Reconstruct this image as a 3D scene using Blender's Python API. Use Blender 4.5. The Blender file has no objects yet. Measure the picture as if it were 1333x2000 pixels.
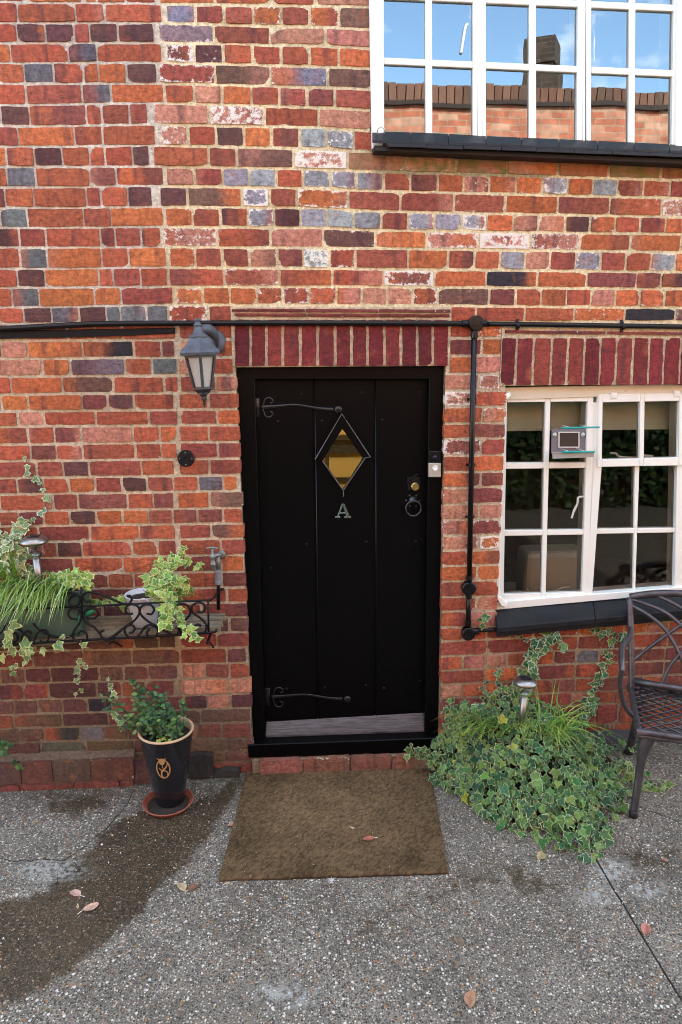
import bpy, math, random
from mathutils import Vector, Matrix, noise
random.seed(7)
R = math.radians
# ------------------------------------------------------------------ camera
F_PX = 1400.0                       # focal length for a 1333 x 2000 frame
PITCH, YAW, ROLL = 0.219338, -0.062340, 0.005492
D, H = 3.2042, 2.0298               # distance to the wall face (y = 0), eye height
def _rot(p, yw, r):
    Rr = Matrix(((math.cos(r), -math.sin(r), 0), (math.sin(r), math.cos(r), 0), (0, 0, 1)))
    B = Matrix(((1, 0, 0), (0, 0, 1), (0, -1, 0)))
    P = Matrix(((1, 0, 0), (0, math.cos(p), math.sin(p)), (0, -math.sin(p), math.cos(p))))
    Y = Matrix(((math.cos(yw), -math.sin(yw), 0), (math.sin(yw), math.cos(yw), 0), (0, 0, 1)))
    return Y @ P @ B @ Rr
RM = _rot(PITCH, YAW, ROLL)
EYE = Vector((0, -D, H))
C = bpy.context.scene.collection
cam = bpy.data.cameras.new('camera'); cam_o = bpy.data.objects.new('camera', cam); C.objects.link(cam_o)
cam.sensor_fit = 'VERTICAL'; cam.sensor_height = 36; cam.sensor_width = 24; cam.lens = 36 * F_PX / 2000
cam.clip_start = 0.05; cam.clip_end = 500
m4 = Matrix.Identity(4)
for i in range(3):
    m4[i][0] = RM[i][0]; m4[i][1] = -RM[i][1]; m4[i][2] = -RM[i][2]; m4[i][3] = EYE[i]
cam_o.matrix_world = m4
sc = bpy.context.scene
sc.camera = cam_o
# ------------------------------------------------------------------ light
SUN_EL, SUN_AZ = R(33), R(12)       # the sun stands behind the house: this face and the yard are in open shade
sdir = Vector((math.sin(SUN_AZ) * math.cos(SUN_EL), math.cos(SUN_AZ) * math.cos(SUN_EL), math.sin(SUN_EL)))
sun = bpy.data.lights.new('sun', 'SUN'); sun.energy = 2.3; sun.angle = R(0.5); sun.color = (1, .94, .86)
sun_o = bpy.data.objects.new('sun', sun); C.objects.link(sun_o)
sun_o.rotation_euler = sdir.to_track_quat('Z', 'Y').to_euler()
w = bpy.data.worlds.new('World'); sc.world = w; w.use_nodes = True
nt = w.node_tree; nt.nodes.clear()
def N(nt, t, **k):
    n = nt.nodes.new(t)
    for a, b in k.items(): setattr(n, a, b)
    return n
sky = N(nt, 'ShaderNodeTexSky', sky_type='NISHITA', sun_disc=False)
sky.sun_elevation = SUN_EL; sky.sun_rotation = SUN_AZ; sky.air_density = 1.0; sky.altitude = 1200; sky.dust_density = .35; sky.ozone_density = 4.0
tcw = N(nt, 'ShaderNodeTexCoord'); mpw = N(nt, 'ShaderNodeMapping'); mpw.inputs['Scale'].default_value = (1, 1, 1.8)
mpw.inputs['Location'].default_value = (1.7, 0.6, 0.9)
nz = N(nt, 'ShaderNodeTexNoise'); nz.inputs['Scale'].default_value = 3.4; nz.inputs['Detail'].default_value = 7; nz.inputs['Roughness'].default_value = .58
rp = N(nt, 'ShaderNodeValToRGB'); rp.color_ramp.elements[0].position = .50; rp.color_ramp.elements[1].position = .70
mx = N(nt, 'ShaderNodeMix', data_type='RGBA'); mx.inputs[7].default_value = (7.6, 7.7, 7.8, 1)
bg = N(nt, 'ShaderNodeBackground'); bg.inputs['Strength'].default_value = 0.15
ow = N(nt, 'ShaderNodeOutputWorld')
nt.links.new(tcw.outputs['Generated'], mpw.inputs[0]); nt.links.new(mpw.outputs[0], nz.inputs['Vector'])
nt.links.new(nz.outputs['Fac'], rp.inputs[0]); nt.links.new(rp.outputs['Color'], mx.inputs[0])
nt.links.new(sky.outputs[0], mx.inputs[6]); nt.links.new(mx.outputs[2], bg.inputs[0]); nt.links.new(bg.outputs[0], ow.inputs[0])
sc.view_settings.view_transform = 'Standard'; sc.view_settings.look = 'None'
sc.view_settings.exposure = 3.0; sc.view_settings.gamma = 1
sc.view_settings.use_white_balance = True; sc.view_settings.white_balance_temperature = 7300; sc.view_settings.white_balance_tint = -2
sc.render.engine = 'CYCLES'
sc.cycles.pixel_filter_type = 'BLACKMAN_HARRIS'; sc.cycles.filter_width = 1.0; sc.cycles.max_bounces = 7; sc.cycles.transparent_max_bounces = 12; sc.cycles.diffuse_bounces = 3
sc.cycles.caustics_reflective = False; sc.cycles.caustics_refractive = False
# ------------------------------------------------------------------ geometry helpers
def ray(px, py): return RM @ Vector(((px - 666.5) / F_PX, (py - 1000) / F_PX, 1))
def W(px, py, y=0.0):                       # the point on the vertical plane Y = y seen at this photo pixel
    d = ray(px, py); return EYE + d * ((y + D) / d.y)
def WX(px, py, y=0.0): return W(px, py, y).x
def WZ(px, py, y=0.0): return W(px, py, y).z
def ss(t): t = max(0., min(1., t)); return t * t * (3 - 2 * t)
def gz(x, y):                               # the yard rises a little towards the right along the wall
    return .105 * ss((x - .55) / 1.0) * (1 - .75 * ss((-y - .15) / 1.5)) - .004 * max(0, min(3, -y))
def G(px, py, dz=0.0):
    d = ray(px, py); z = 0
    for _ in range(12):
        p = EYE + d * ((z + dz - H) / d.z); z = gz(p.x, p.y)
    return p
def PX(p):
    v = RM.transposed() @ (Vector(p) - EYE); return 666.5 + F_PX * v.x / v.z, 1000 + F_PX * v.y / v.z
def inpoly(x, y, P):
    c = False; j = len(P) - 1
    for i in range(len(P)):
        if (P[i][1] > y) != (P[j][1] > y) and x < (P[j][0] - P[i][0]) * (y - P[i][1]) / (P[j][1] - P[i][1]) + P[i][0]: c = not c
        j = i
    return c
def segd(x, y, a, b):
    dx, dy = b[0] - a[0], b[1] - a[1]; t = max(0, min(1, ((x - a[0]) * dx + (y - a[1]) * dy) / (dx * dx + dy * dy + 1e-9)))
    return math.hypot(x - a[0] - t * dx, y - a[1] - t * dy)
def rnd(a, b): return random.uniform(a, b)
class MB:
    def __init__(s): s.v = []; s.f = []; s.mi = []; s.c = []; s.m = []; s.smooth = []; s.cc = (1, 1, 1, 1); s.mm = (0, 0, 0, 1); s.mat = 0; s.sm = False
    def V(s, p, c=None, m=None):
        s.v.append(tuple(p)); s.c.append(c or s.cc); s.m.append(m or s.mm); return len(s.v) - 1
    def F(s, *idx): s.f.append(idx); s.mi.append(s.mat); s.smooth.append(s.sm)
    def quad(s, a, b, c, d): s.F(*[s.V(p) for p in (a, b, c, d)])
    def hexa(s, front, back):               # front / back: matching loops of points
        n = len(front); a = [s.V(p) for p in front]; b = [s.V(p) for p in back]
        s.F(*a); s.F(*b[::-1])
        for i in range(n): j = (i + 1) % n; s.F(a[j], a[i], b[i], b[j])
    def box(s, x0, x1, y0, y1, z0, z1):
        s.hexa([(x0, y0, z0), (x1, y0, z0), (x1, y0, z1), (x0, y0, z1)], [(x0, y1, z0), (x1, y1, z0), (x1, y1, z1), (x0, y1, z1)])
    def pq(s, pts, yf, yb, bev=0.0):        # prism whose front outline is seen at these photo pixels on plane yf, running back to yb
        fr = [W(x, y, yf) for x, y in pts]; bk = [Vector((p.x, yb, p.z)) for p in fr]
        if bev:
            ce = sum(fr, Vector()) / len(fr); n = len(fr); ins = []
            for i in range(n):
                a = (fr[i - 1] - fr[i]).normalized(); b = (fr[(i + 1) % n] - fr[i]).normalized(); k = a + b
                if k.length < .15: k = Vector(); q = fr[i]
                else:
                    sn = max(.3, a.cross(b).length); q = fr[i] + (a + b) * (bev / sn)
                ins.append(q)
            mid = [Vector((p.x, yf + bev, p.z)) for p in fr]
            A = [s.V(p) for p in ins]; B = [s.V(p) for p in mid]; Cc = [s.V(p) for p in bk]
            s.F(*A); s.F(*Cc[::-1])
            for i in range(n):
                j = (i + 1) % n; s.F(A[j], A[i], B[i], B[j]); s.F(B[j], B[i], Cc[i], Cc[j])
        else: s.hexa(fr, bk)
    def tube(s, pts, r, n=8, cap=True, flat=1.0):
        pts = [Vector(p) for p in pts]; rings = []; up = None
        for i, p in enumerate(pts):
            t = (pts[min(i + 1, len(pts) - 1)] - pts[max(i - 1, 0)]).normalized()
            if up is None: up = Vector((0, 1, 0)) if abs(t.y) < .9 else Vector((1, 0, 0))
            a = t.cross(up).normalized(); b = a.cross(t).normalized(); up = b
            rr = r[min(i, len(r) - 1)] if isinstance(r, (list, tuple)) else r
            rings.append([s.V(p + (a * math.cos(2 * math.pi * k / n) + b * flat * math.sin(2 * math.pi * k / n)) * rr) for k in range(n)])
        for A, B in zip(rings, rings[1:]):
            for k in range(n): j = (k + 1) % n; s.F(A[k], B[k], B[j], A[j])
        if cap: s.F(*rings[0]); s.F(*rings[-1][::-1])
    def lathe(s, prof, o=(0, 0, 0), n=24, ax=None, ph=0.0, cap=True, sq=1.0):  # prof: (r, h) pairs; ax: rotation matrix for the axis
        o = Vector(o); M = ax or Matrix.Identity(3); rings = []
        for r, h in prof:
            rings.append([s.V(o + M @ Vector((r * math.cos(2 * math.pi * k / n + ph), r * sq * math.sin(2 * math.pi * k / n + ph), h))) for k in range(n)])
        for A, B in zip(rings, rings[1:]):
            for k in range(n): j = (k + 1) % n; s.F(A[k], A[j], B[j], B[k])
        if cap: s.F(*rings[0][::-1]); s.F(*rings[-1])
    def build(s, name, mats, parent=None, bevel=0, smooth=None):
        me = bpy.data.meshes.new(name); me.from_pydata(s.v, [], s.f)
        mats = mats if isinstance(mats, (list, tuple)) else [mats]
        for m in mats: me.materials.append(m)
        me.polygons.foreach_set('material_index', s.mi)
        me.polygons.foreach_set('use_smooth', [bool(smooth) if smooth is not None else x for x in s.smooth])
        for nm, dat in (('col', s.c), ('misc', s.m)):
            at = me.color_attributes.new(nm, 'FLOAT_COLOR', 'POINT'); at.data.foreach_set('color', [q for c in dat for q in c])
        me.update()
        o = bpy.data.objects.new(name, me); C.objects.link(o)
        if parent: o.parent = parent; o.matrix_parent_inverse = parent.matrix_world.inverted()
        if bevel:
            b = o.modifiers.new('bevel', 'BEVEL'); b.width = bevel; b.segments = 2; b.limit_method = 'ANGLE'; b.angle_limit = R(35)
        return o
YAX = Matrix(((1, 0, 0), (0, 0, 1), (0, -1, 0)))     # lathe axis pointing along +Y ... used for discs on the wall
YAXN = Matrix(((1, 0, 0), (0, 0, -1), (0, 1, 0)))    # axis pointing towards the viewer (-Y)
def tag(o, label=None, cat=None, group=None, kind=None):
    if label: o['label'] = label
    if cat: o['category'] = cat
    if group: o['group'] = group
    if kind: o['kind'] = kind
    return o
def thing(name, label, cat, loc=(0, 0, 0), group=None):
    o = bpy.data.objects.new(name, None); C.objects.link(o); o.location = loc; o.empty_display_size = .05
    o.matrix_world = Matrix.Translation(loc)
    return tag(o, label, cat, group)
def smooth_path(pts, k=5):
    P = [Vector(p) for p in pts]; out = []
    for i in range(len(P) - 1):
        a, b, c, d = P[max(i - 1, 0)], P[i], P[i + 1], P[min(i + 2, len(P) - 1)]
        for j in range(k):
            t = j / k; out.append(.5 * ((2 * b) + (c - a) * t + (2 * a - 5 * b + 4 * c - d) * t * t + (3 * b - a - 3 * c + d) * t ** 3))
    out.append(P[-1]); return out
# ------------------------------------------------------------------ materials
def mat(name, col=(.5, .5, .5), rough=.5, metal=0, spec=.5, attr=False, bump=None, var=0.0, vscale=30, coat=0, dirt=None):
    m = bpy.data.materials.new(name); m.use_nodes = True; nt = m.node_tree; b = nt.nodes['Principled BSDF']
    b.inputs['Roughness'].default_value = rough; b.inputs['Metallic'].default_value = metal; b.inputs['Specular IOR Level'].default_value = spec
    b.inputs['Coat Weight'].default_value = coat
    b.inputs['Base Color'].default_value = (*col, 1); L = nt.links.new
    tc = N(nt, 'ShaderNodeTexCoord'); src = None
    if attr: a = N(nt, 'ShaderNodeAttribute', attribute_name='col'); src = a.outputs['Color']
    if var or dirt:
        n1 = N(nt, 'ShaderNodeTexNoise'); n1.inputs['Scale'].default_value = vscale; n1.inputs['Detail'].default_value = 6; n1.inputs['Roughness'].default_value = .65
        L(tc.outputs['Object'], n1.inputs['Vector'])
    if var:
        mr = N(nt, 'ShaderNodeMapRange'); mr.inputs[1].default_value = .3; mr.inputs[2].default_value = .7; mr.inputs[3].default_value = 1 - var; mr.inputs[4].default_value = 1 + var
        L(n1.outputs['Fac'], mr.inputs[0])
        vm = N(nt, 'ShaderNodeVectorMath', operation='SCALE')
        if src: L(src, vm.inputs[0])
        else: vm.inputs[0].default_value = col
        L(mr.outputs[0], vm.inputs['Scale']); src = vm.outputs[0]
    if dirt:                                # dirt = (colour, threshold, scale)
        n2 = N(nt, 'ShaderNodeTexNoise'); n2.inputs['Scale'].default_value = dirt[2]; n2.inputs['Detail'].default_value = 8; n2.inputs['Roughness'].default_value = .7
        L(tc.outputs['Object'], n2.inputs['Vector'])
        r2 = N(nt, 'ShaderNodeMapRange'); r2.inputs[1].default_value = dirt[1]; r2.inputs[2].default_value = dirt[1] + .08; L(n2.outputs['Fac'], r2.inputs[0])
        mm = N(nt, 'ShaderNodeMix', data_type='RGBA'); L(r2.outputs[0], mm.inputs[0])
        if src: L(src, mm.inputs[6])
        else: mm.inputs[6].default_value = (*col, 1)
        mm.inputs[7].default_value = (*dirt[0], 1); src = mm.outputs[2]
    if src: L(src, b.inputs['Base Color'])
    if bump:
        nb = N(nt, 'ShaderNodeTexNoise'); nb.inputs['Scale'].default_value = bump[0]; nb.inputs['Detail'].default_value = 5; nb.inputs['Roughness'].default_value = .65
        L(tc.outputs['Object'], nb.inputs['Vector'])
        bp = N(nt, 'ShaderNodeBump'); bp.inputs['Strength'].default_value = bump[1]; bp.inputs['Distance'].default_value = .004
        L(nb.outputs['Fac'], bp.inputs['Height']); L(bp.outputs[0], b.inputs['Normal'])
    return m
def brick_mat():
    m = bpy.data.materials.new('old_brick'); m.use_nodes = True; nt = m.node_tree; b = nt.nodes['Principled BSDF']; L = nt.links.new
    b.inputs['Specular IOR Level'].default_value = .3
    tc = N(nt, 'ShaderNodeTexCoord'); a = N(nt, 'ShaderNodeAttribute', attribute_name='col'); q = N(nt, 'ShaderNodeAttribute', attribute_name='misc')
    sp = N(nt, 'ShaderNodeSeparateColor'); L(q.outputs['Color'], sp.inputs[0])
    wv = N(nt, 'ShaderNodeMath', operation='MULTIPLY'); wv.inputs[1].default_value = 37; L(sp.outputs[2], wv.inputs[0])
    def noise4(scale, det, rough, vec=None):
        n = N(nt, 'ShaderNodeTexNoise', noise_dimensions='4D'); n.inputs['Scale'].default_value = scale; n.inputs['Detail'].default_value = det; n.inputs['Roughness'].default_value = rough
        L(vec or tc.outputs['Object'], n.inputs['Vector']); L(wv.outputs[0], n.inputs['W']); return n.outputs['Fac']
    def mr(x, a0, a1, b0, b1):
        n = N(nt, 'ShaderNodeMapRange'); n.inputs[1].default_value = a0; n.inputs[2].default_value = a1; n.inputs[3].default_value = b0; n.inputs[4].default_value = b1; L(x, n.inputs[0]); return n.outputs[0]
    def mix(f, A, B, mode='MIX'):
        n = N(nt, 'ShaderNodeMix', data_type='RGBA', blend_type=mode); L(f, n.inputs[0])
        for k, v in ((6, A), (7, B)):
            if isinstance(v, tuple): n.inputs[k].default_value = (*v, 1)
            else: L(v, n.inputs[k])
        return n.outputs[2]
    big = noise4(14, 4, .6); mid = noise4(60, 6, .7); fine = noise4(260, 4, .7)
    v = N(nt, 'ShaderNodeVectorMath', operation='SCALE'); L(a.outputs['Color'], v.inputs[0]); L(mr(mid, .32, .68, .45, 1.5), v.inputs['Scale'])
    c = v.outputs[0]
    mp = N(nt, 'ShaderNodeMapping'); mp.inputs['Scale'].default_value = (24, 24, 2.5); L(tc.outputs['Object'], mp.inputs[0])
    band = noise4(1, 3, .5, mp.outputs[0])
    c = mix(mr(band, .56, .68, 0, .6), c, (.075, .03, .04))                 # kiln marks
    c = mix(mr(big, .58, .72, 0, .45), c, (.42, .15, .07))                  # paler orange burns
    c = mix(mr(fine, .57, .68, 0, .85), c, (.035, .018, .015))              # pores
    lime = noise4(45, 8, .78)
    th = N(nt, 'ShaderNodeMath', operation='SUBTRACT'); th.inputs[0].default_value = .80; L(sp.outputs[0], th.inputs[1])
    df = N(nt, 'ShaderNodeMath', operation='SUBTRACT'); L(lime, df.inputs[0]); L(th.outputs[0], df.inputs[1])
    c = mix(mr(df.outputs[0], 0, .05, 0, .9), c, (.84, .80, .70))           # lime and old paint
    gr = noise4(30, 5, .6)
    gm = N(nt, 'ShaderNodeMath', operation='MULTIPLY'); L(mr(gr, .35, .6, .2, 1), gm.inputs[0]); L(sp.outputs[1], gm.inputs[1])
    c = mix(gm.outputs[0], c, (.17, .15, .045))
    L(c, b.inputs['Base Color'])
    r = mr(mid, .3, .7, .75, .95); L(r, b.inputs['Roughness'])
    mpc = N(nt, 'ShaderNodeMapping'); mpc.inputs['Scale'].default_value = (1, 1, 2.2); L(tc.outputs['Object'], mpc.inputs[0])
    cr = noise4(28, 8, .75, mpc.outputs[0])
    ad = N(nt, 'ShaderNodeMath', operation='MULTIPLY_ADD'); L(fine, ad.inputs[0]); ad.inputs[1].default_value = .35; L(cr, ad.inputs[2])
    bp = N(nt, 'ShaderNodeBump'); bp.inputs['Strength'].default_value = .9; bp.inputs['Distance'].default_value = .014; L(ad.outputs[0], bp.inputs['Height']); L(bp.outputs[0], b.inputs['Normal'])
    return m
def mortar_mat():
    m = bpy.data.materials.new('mortar'); m.use_nodes = True; nt = m.node_tree; b = nt.nodes['Principled BSDF']; L = nt.links.new
    b.inputs['Roughness'].default_value = .95; b.inputs['Specular IOR Level'].default_value = .2
    tc = N(nt, 'ShaderNodeTexCoord'); a = N(nt, 'ShaderNodeAttribute', attribute_name='col')
    n = N(nt, 'ShaderNodeTexNoise'); n.inputs['Scale'].default_value = 55; n.inputs['Detail'].default_value = 7; n.inputs['Roughness'].default_value = .75; L(tc.outputs['Object'], n.inputs['Vector'])
    mr = N(nt, 'ShaderNodeMapRange'); mr.inputs[1].default_value = .32; mr.inputs[2].default_value = .68; mr.inputs[3].default_value = .5; mr.inputs[4].default_value = 1.35; L(n.outputs['Fac'], mr.inputs[0])
    v = N(nt, 'ShaderNodeVectorMath', operation='SCALE'); L(a.outputs['Color'], v.inputs[0]); L(mr.outputs[0], v.inputs['Scale'])
    n2 = N(nt, 'ShaderNodeTexNoise'); n2.inputs['Scale'].default_value = 330; n2.inputs['Detail'].default_value = 3; L(tc.outputs['Object'], n2.inputs['Vector'])
    r2 = N(nt, 'ShaderNodeMapRange'); r2.inputs[1].default_value = .62; r2.inputs[2].default_value = .7; r2.inputs[4].default_value = .8; L(n2.outputs['Fac'], r2.inputs[0])
    mm = N(nt, 'ShaderNodeMix', data_type='RGBA'); L(r2.outputs[0], mm.inputs[0]); L(v.outputs[0], mm.inputs[6]); mm.inputs[7].default_value = (.05, .045, .035, 1)
    L(mm.outputs[2], b.inputs['Base Color'])
    ad = N(nt, 'ShaderNodeMath', operation='ADD'); L(n.outputs['Fac'], ad.inputs[0]); L(n2.outputs['Fac'], ad.inputs[1])
    bp = N(nt, 'ShaderNodeBump'); bp.inputs['Strength'].default_value = .9; bp.inputs['Distance'].default_value = .008; L(ad.outputs[0], bp.inputs['Height']); L(bp.outputs[0], b.inputs['Normal'])
    return m
def far_brick_mat():
    m = bpy.data.materials.new('courtyard_brick'); m.use_nodes = True; nt = m.node_tree; b = nt.nodes['Principled BSDF']; L = nt.links.new
    b.inputs['Roughness'].default_value = .9
    tc = N(nt, 'ShaderNodeTexCoord'); sx = N(nt, 'ShaderNodeSeparateXYZ'); L(tc.outputs['Object'], sx.inputs[0])
    ad = N(nt, 'ShaderNodeMath', operation='ADD'); L(sx.outputs[0], ad.inputs[0]); L(sx.outputs[1], ad.inputs[1])
    cb = N(nt, 'ShaderNodeCombineXYZ'); L(ad.outputs[0], cb.inputs[0]); L(sx.outputs[2], cb.inputs[1])
    bt = N(nt, 'ShaderNodeTexBrick'); L(cb.outputs[0], bt.inputs['Vector']); bt.inputs['Scale'].default_value = 1
    bt.inputs['Brick Width'].default_value = .225; bt.inputs['Row Height'].default_value = .075; bt.inputs['Mortar Size'].default_value = .006; bt.inputs['Bias'].default_value = -.25
    bt.inputs['Color1'].default_value = (.50, .16, .10, 1); bt.inputs['Color2'].default_value = (.64, .40, .30, 1); bt.inputs['Mortar'].default_value = (.42, .34, .26, 1)
    n = N(nt, 'ShaderNodeTexNoise'); n.inputs['Scale'].default_value = 9; n.inputs['Detail'].default_value = 6; L(tc.outputs['Object'], n.inputs['Vector'])
    mr = N(nt, 'ShaderNodeMapRange'); mr.inputs[1].default_value = .3; mr.inputs[2].default_value = .7; mr.inputs[3].default_value = .7; mr.inputs[4].default_value = 1.3; L(n.outputs['Fac'], mr.inputs[0])
    v = N(nt, 'ShaderNodeVectorMath', operation='SCALE'); L(bt.outputs['Color'], v.inputs[0]); L(mr.outputs[0], v.inputs['Scale'])
    L(v.outputs[0], b.inputs['Base Color'])
    bp = N(nt, 'ShaderNodeBump'); bp.inputs['Strength'].default_value = .6; bp.inputs['Distance'].default_value = .01; bp.invert = True; L(bt.outputs['Fac'], bp.inputs['Height']); L(bp.outputs[0], b.inputs['Normal'])
    return m
def glass_mat(name, ior=1.5, tint=(.9, .93, .92), rough=0.0, wob=.05):
    m = bpy.data.materials.new(name); m.use_nodes = True; nt = m.node_tree; nt.nodes.clear(); L = nt.links.new
    o = N(nt, 'ShaderNodeOutputMaterial'); t = N(nt, 'ShaderNodeBsdfTransparent'); t.inputs[0].default_value = (*tint, 1)
    g = N(nt, 'ShaderNodeBsdfGlossy'); g.inputs['Roughness'].default_value = rough; g.inputs[0].default_value = (1, 1, 1, 1)
    fr = N(nt, 'ShaderNodeFresnel'); fr.inputs[0].default_value = ior
    tc = N(nt, 'ShaderNodeTexCoord'); n = N(nt, 'ShaderNodeTexNoise'); n.inputs['Scale'].default_value = 5; n.inputs['Detail'].default_value = 1; L(tc.outputs['Object'], n.inputs['Vector'])
    bp = N(nt, 'ShaderNodeBump'); bp.inputs['Strength'].default_value = wob; bp.inputs['Distance'].default_value = .05; L(n.outputs['Fac'], bp.inputs['Height'])
    L(bp.outputs[0], g.inputs['Normal'])
    x = N(nt, 'ShaderNodeMixShader'); L(fr.outputs[0], x.inputs[0]); L(t.outputs[0], x.inputs[1]); L(g.outputs[0], x.inputs[2]); L(x.outputs[0], o.inputs[0])
    return m
def leaf_mat():
    m = bpy.data.materials.new('leaf'); m.use_nodes = True; nt = m.node_tree; b = nt.nodes['Principled BSDF']; L = nt.links.new
    a = N(nt, 'ShaderNodeAttribute', attribute_name='col'); tc = N(nt, 'ShaderNodeTexCoord')
    n = N(nt, 'ShaderNodeTexNoise'); n.inputs['Scale'].default_value = 90; n.inputs['Detail'].default_value = 3; L(tc.outputs['Object'], n.inputs['Vector'])
    mr = N(nt, 'ShaderNodeMapRange'); mr.inputs[1].default_value = .3; mr.inputs[2].default_value = .7; mr.inputs[3].default_value = .7; mr.inputs[4].default_value = 1.3; L(n.outputs['Fac'], mr.inputs[0])
    v = N(nt, 'ShaderNodeVectorMath', operation='SCALE'); L(a.outputs['Color'], v.inputs[0]); L(mr.outputs[0], v.inputs['Scale']); L(v.outputs[0], b.inputs['Base Color'])
    b.inputs['Roughness'].default_value = .45; b.inputs['Specular IOR Level'].default_value = .28
    t = N(nt, 'ShaderNodeBsdfTranslucent'); L(v.outputs[0], t.inputs[0]); x = N(nt, 'ShaderNodeMixShader'); x.inputs[0].default_value = .22
    o = nt.nodes['Material Output']; L(b.outputs[0], x.inputs[1]); L(t.outputs[0], x.inputs[2]); L(x.outputs[0], o.inputs[0])
    return m
M_BRICK, M_MORT, M_FARB = brick_mat(), mortar_mat(), far_brick_mat()
M_BLACK = mat('black_gloss_paint', (.0014, .0014, .0018), .36, spec=.12, bump=(60, .2))
M_BLACKP = mat('black_pipe_paint', (.004, .004, .005), .3, spec=.3, bump=(90, .15), dirt=((.05, .04, .03), .68, 30))
M_IRON = mat('wrought_iron', (.004, .004, .005), .5, spec=.25, bump=(120, .3))
M_TIMBER = mat('black_timber', (.005, .005, .006), .6, spec=.2, bump=(40, .8), dirt=((.16, .15, .13), .70, 45))
M_SLATE = mat('black_slate', (.009, .010, .013), .5, spec=.3, var=.4, vscale=12, bump=(35, .5), dirt=((.25, .25, .24), .72, 40))
M_WHITE = mat('white_gloss_paint', (.75, .78, .72), .35, bump=(50, .12), dirt=((.42, .38, .28), .66, 18))
M_CREAM = mat('cream_paint', (.60, .56, .44), .45, bump=(50, .2), dirt=((.25, .22, .13), .64, 14))
M_GLASS = glass_mat('window_glass', 1.42, wob=.006)
M_GLASSU = glass_mat('upper_window_glass', 2.6, wob=.006)
M_LEAF = leaf_mat()
M_ATTR = mat('attribute_matte', attr=True, rough=.85, spec=.2, var=.25, vscale=60)
M_GREYMETAL = mat('weathered_lantern_metal', (.075, .088, .11), .5, metal=.2, var=.35, vscale=25, bump=(60, .3))
M_LBLACK = mat('lantern_frame_black', (.02, .024, .026), .45)
M_FROST = mat('frosted_glass', (.36, .36, .33), .35, spec=.5, var=.1, vscale=20)
M_STEEL = mat('brushed_steel', (.34, .33, .31), .38, metal=1, bump=(30, .1))
M_SOLAR = mat('solar_cell', (.01, .01, .02), .2)
M_CLEAR = glass_mat('clear_plastic', 1.45, (.86, .88, .88), .05, .02)
M_BRASS = mat('brass', (.65, .48, .18), .3, metal=1)
M_CHROME = mat('tarnished_chrome', (.45, .52, .47), .22, metal=1, var=.3, vscale=80)
M_TAP = mat('galvanised_tap', (.20, .21, .20), .5, metal=.6, var=.35, vscale=60, bump=(80, .4))
M_GREENPL = mat('green_plastic', (.055, .105, .075), .5, bump=(25, .15), dirt=((.10, .09, .06), .64, 14))
M_EMERALD = mat('emerald_plastic', (.01, .20, .09), .35)
M_TEAL = mat('teal_plastic', (.0, .30, .27), .4)
M_BUCKET = mat('white_bucket', (.60, .63, .68), .4, dirt=((.22, .20, .17), .60, 22), bump=(20, .1))
M_SOIL = mat('soil', (.025, .018, .012), .95, var=.5, vscale=80, bump=(80, 1))
M_GLAZE = mat('black_glaze', (.010, .011, .015), .2, spec=.5, coat=.3, bump=(15, .1))
M_GOLD = mat('gold_lustre', (.50, .30, .13), .45, metal=.25)
M_RIM = mat('unglazed_rim', (.52, .36, .22), .6, var=.2, vscale=30)
M_TERRA = mat('terracotta', (.26, .075, .045), .55, var=.25, vscale=40, bump=(60, .3))
M_WOODG = mat('weathered_grey_wood', (.17, .145, .10), .85, var=.45, vscale=18, bump=(60, .8), dirt=((.08, .10, .04), .60, 12))
M_CHAIR = mat('bronze_black_metal', (.085, .078, .085), .40, metal=.6, var=.4, vscale=22, bump=(70, .3))
M_RUBBER = mat('rubber', (.01, .01, .01), .6)
M_COIR = mat('coir', attr=True, rough=.95, spec=.1)
M_DRYLEAF = mat('dry_leaf', attr=True, rough=.7, var=.3, vscale=70)
M_DIRTW = mat('pale_plastic', (.55, .55, .50), .45, dirt=((.2, .18, .12), .62, 40))
M_SILVER = mat('satin_silver_plastic', (.42, .40, .34), .4, metal=.3)
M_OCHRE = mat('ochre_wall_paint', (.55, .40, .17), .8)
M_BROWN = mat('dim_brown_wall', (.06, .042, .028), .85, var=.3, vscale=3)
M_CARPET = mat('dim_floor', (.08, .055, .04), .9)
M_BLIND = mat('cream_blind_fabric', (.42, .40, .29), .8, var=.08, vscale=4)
M_SOFA = mat('cream_leather', (.42, .38, .27), .55, bump=(20, .3))
M_DARKW = mat('dark_furniture', (.03, .02, .015), .5)
# ------------------------------------------------------------------ ground
WETP = [(250, 1590), (300, 1560), (345, 1590), (400, 1560), (455, 1515), (472, 1530), (440, 1590), (395, 1650), (350, 1700), (300, 1745), (255, 1800), (190, 1860), (120, 1910), (50, 1950), (-200, 2050), (-200, 1800), (-10, 1765), (80, 1750), (110, 1715), (170, 1660)]
WET2 = [(80, 1545), (230, 1545), (190, 1590), (90, 1600)]
WET3 = [(925, 1690), (1000, 1675), (1060, 1700), (1110, 1740), (1060, 1765), (980, 1740), (870, 1760), (760, 1800), (700, 1850), (690, 1800), (800, 1745)]
WET4 = [(1180, 1650), (1333, 1660), (1333, 1700), (1200, 1690)]
PALE = [(1190, 1700, 45, 22), (1170, 1750, 35, 18), (1260, 1740, 40, 14), (560, 1940, 60, 20), (100, 1700, 70, 20)]
def pmask(x, y, P, soft):
    dmin = min(segd(x, y, P[i - 1], P[i]) for i in range(len(P)))
    s = dmin if inpoly(x, y, P) else -dmin
    return ss(.5 + s / soft * .5)
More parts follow.
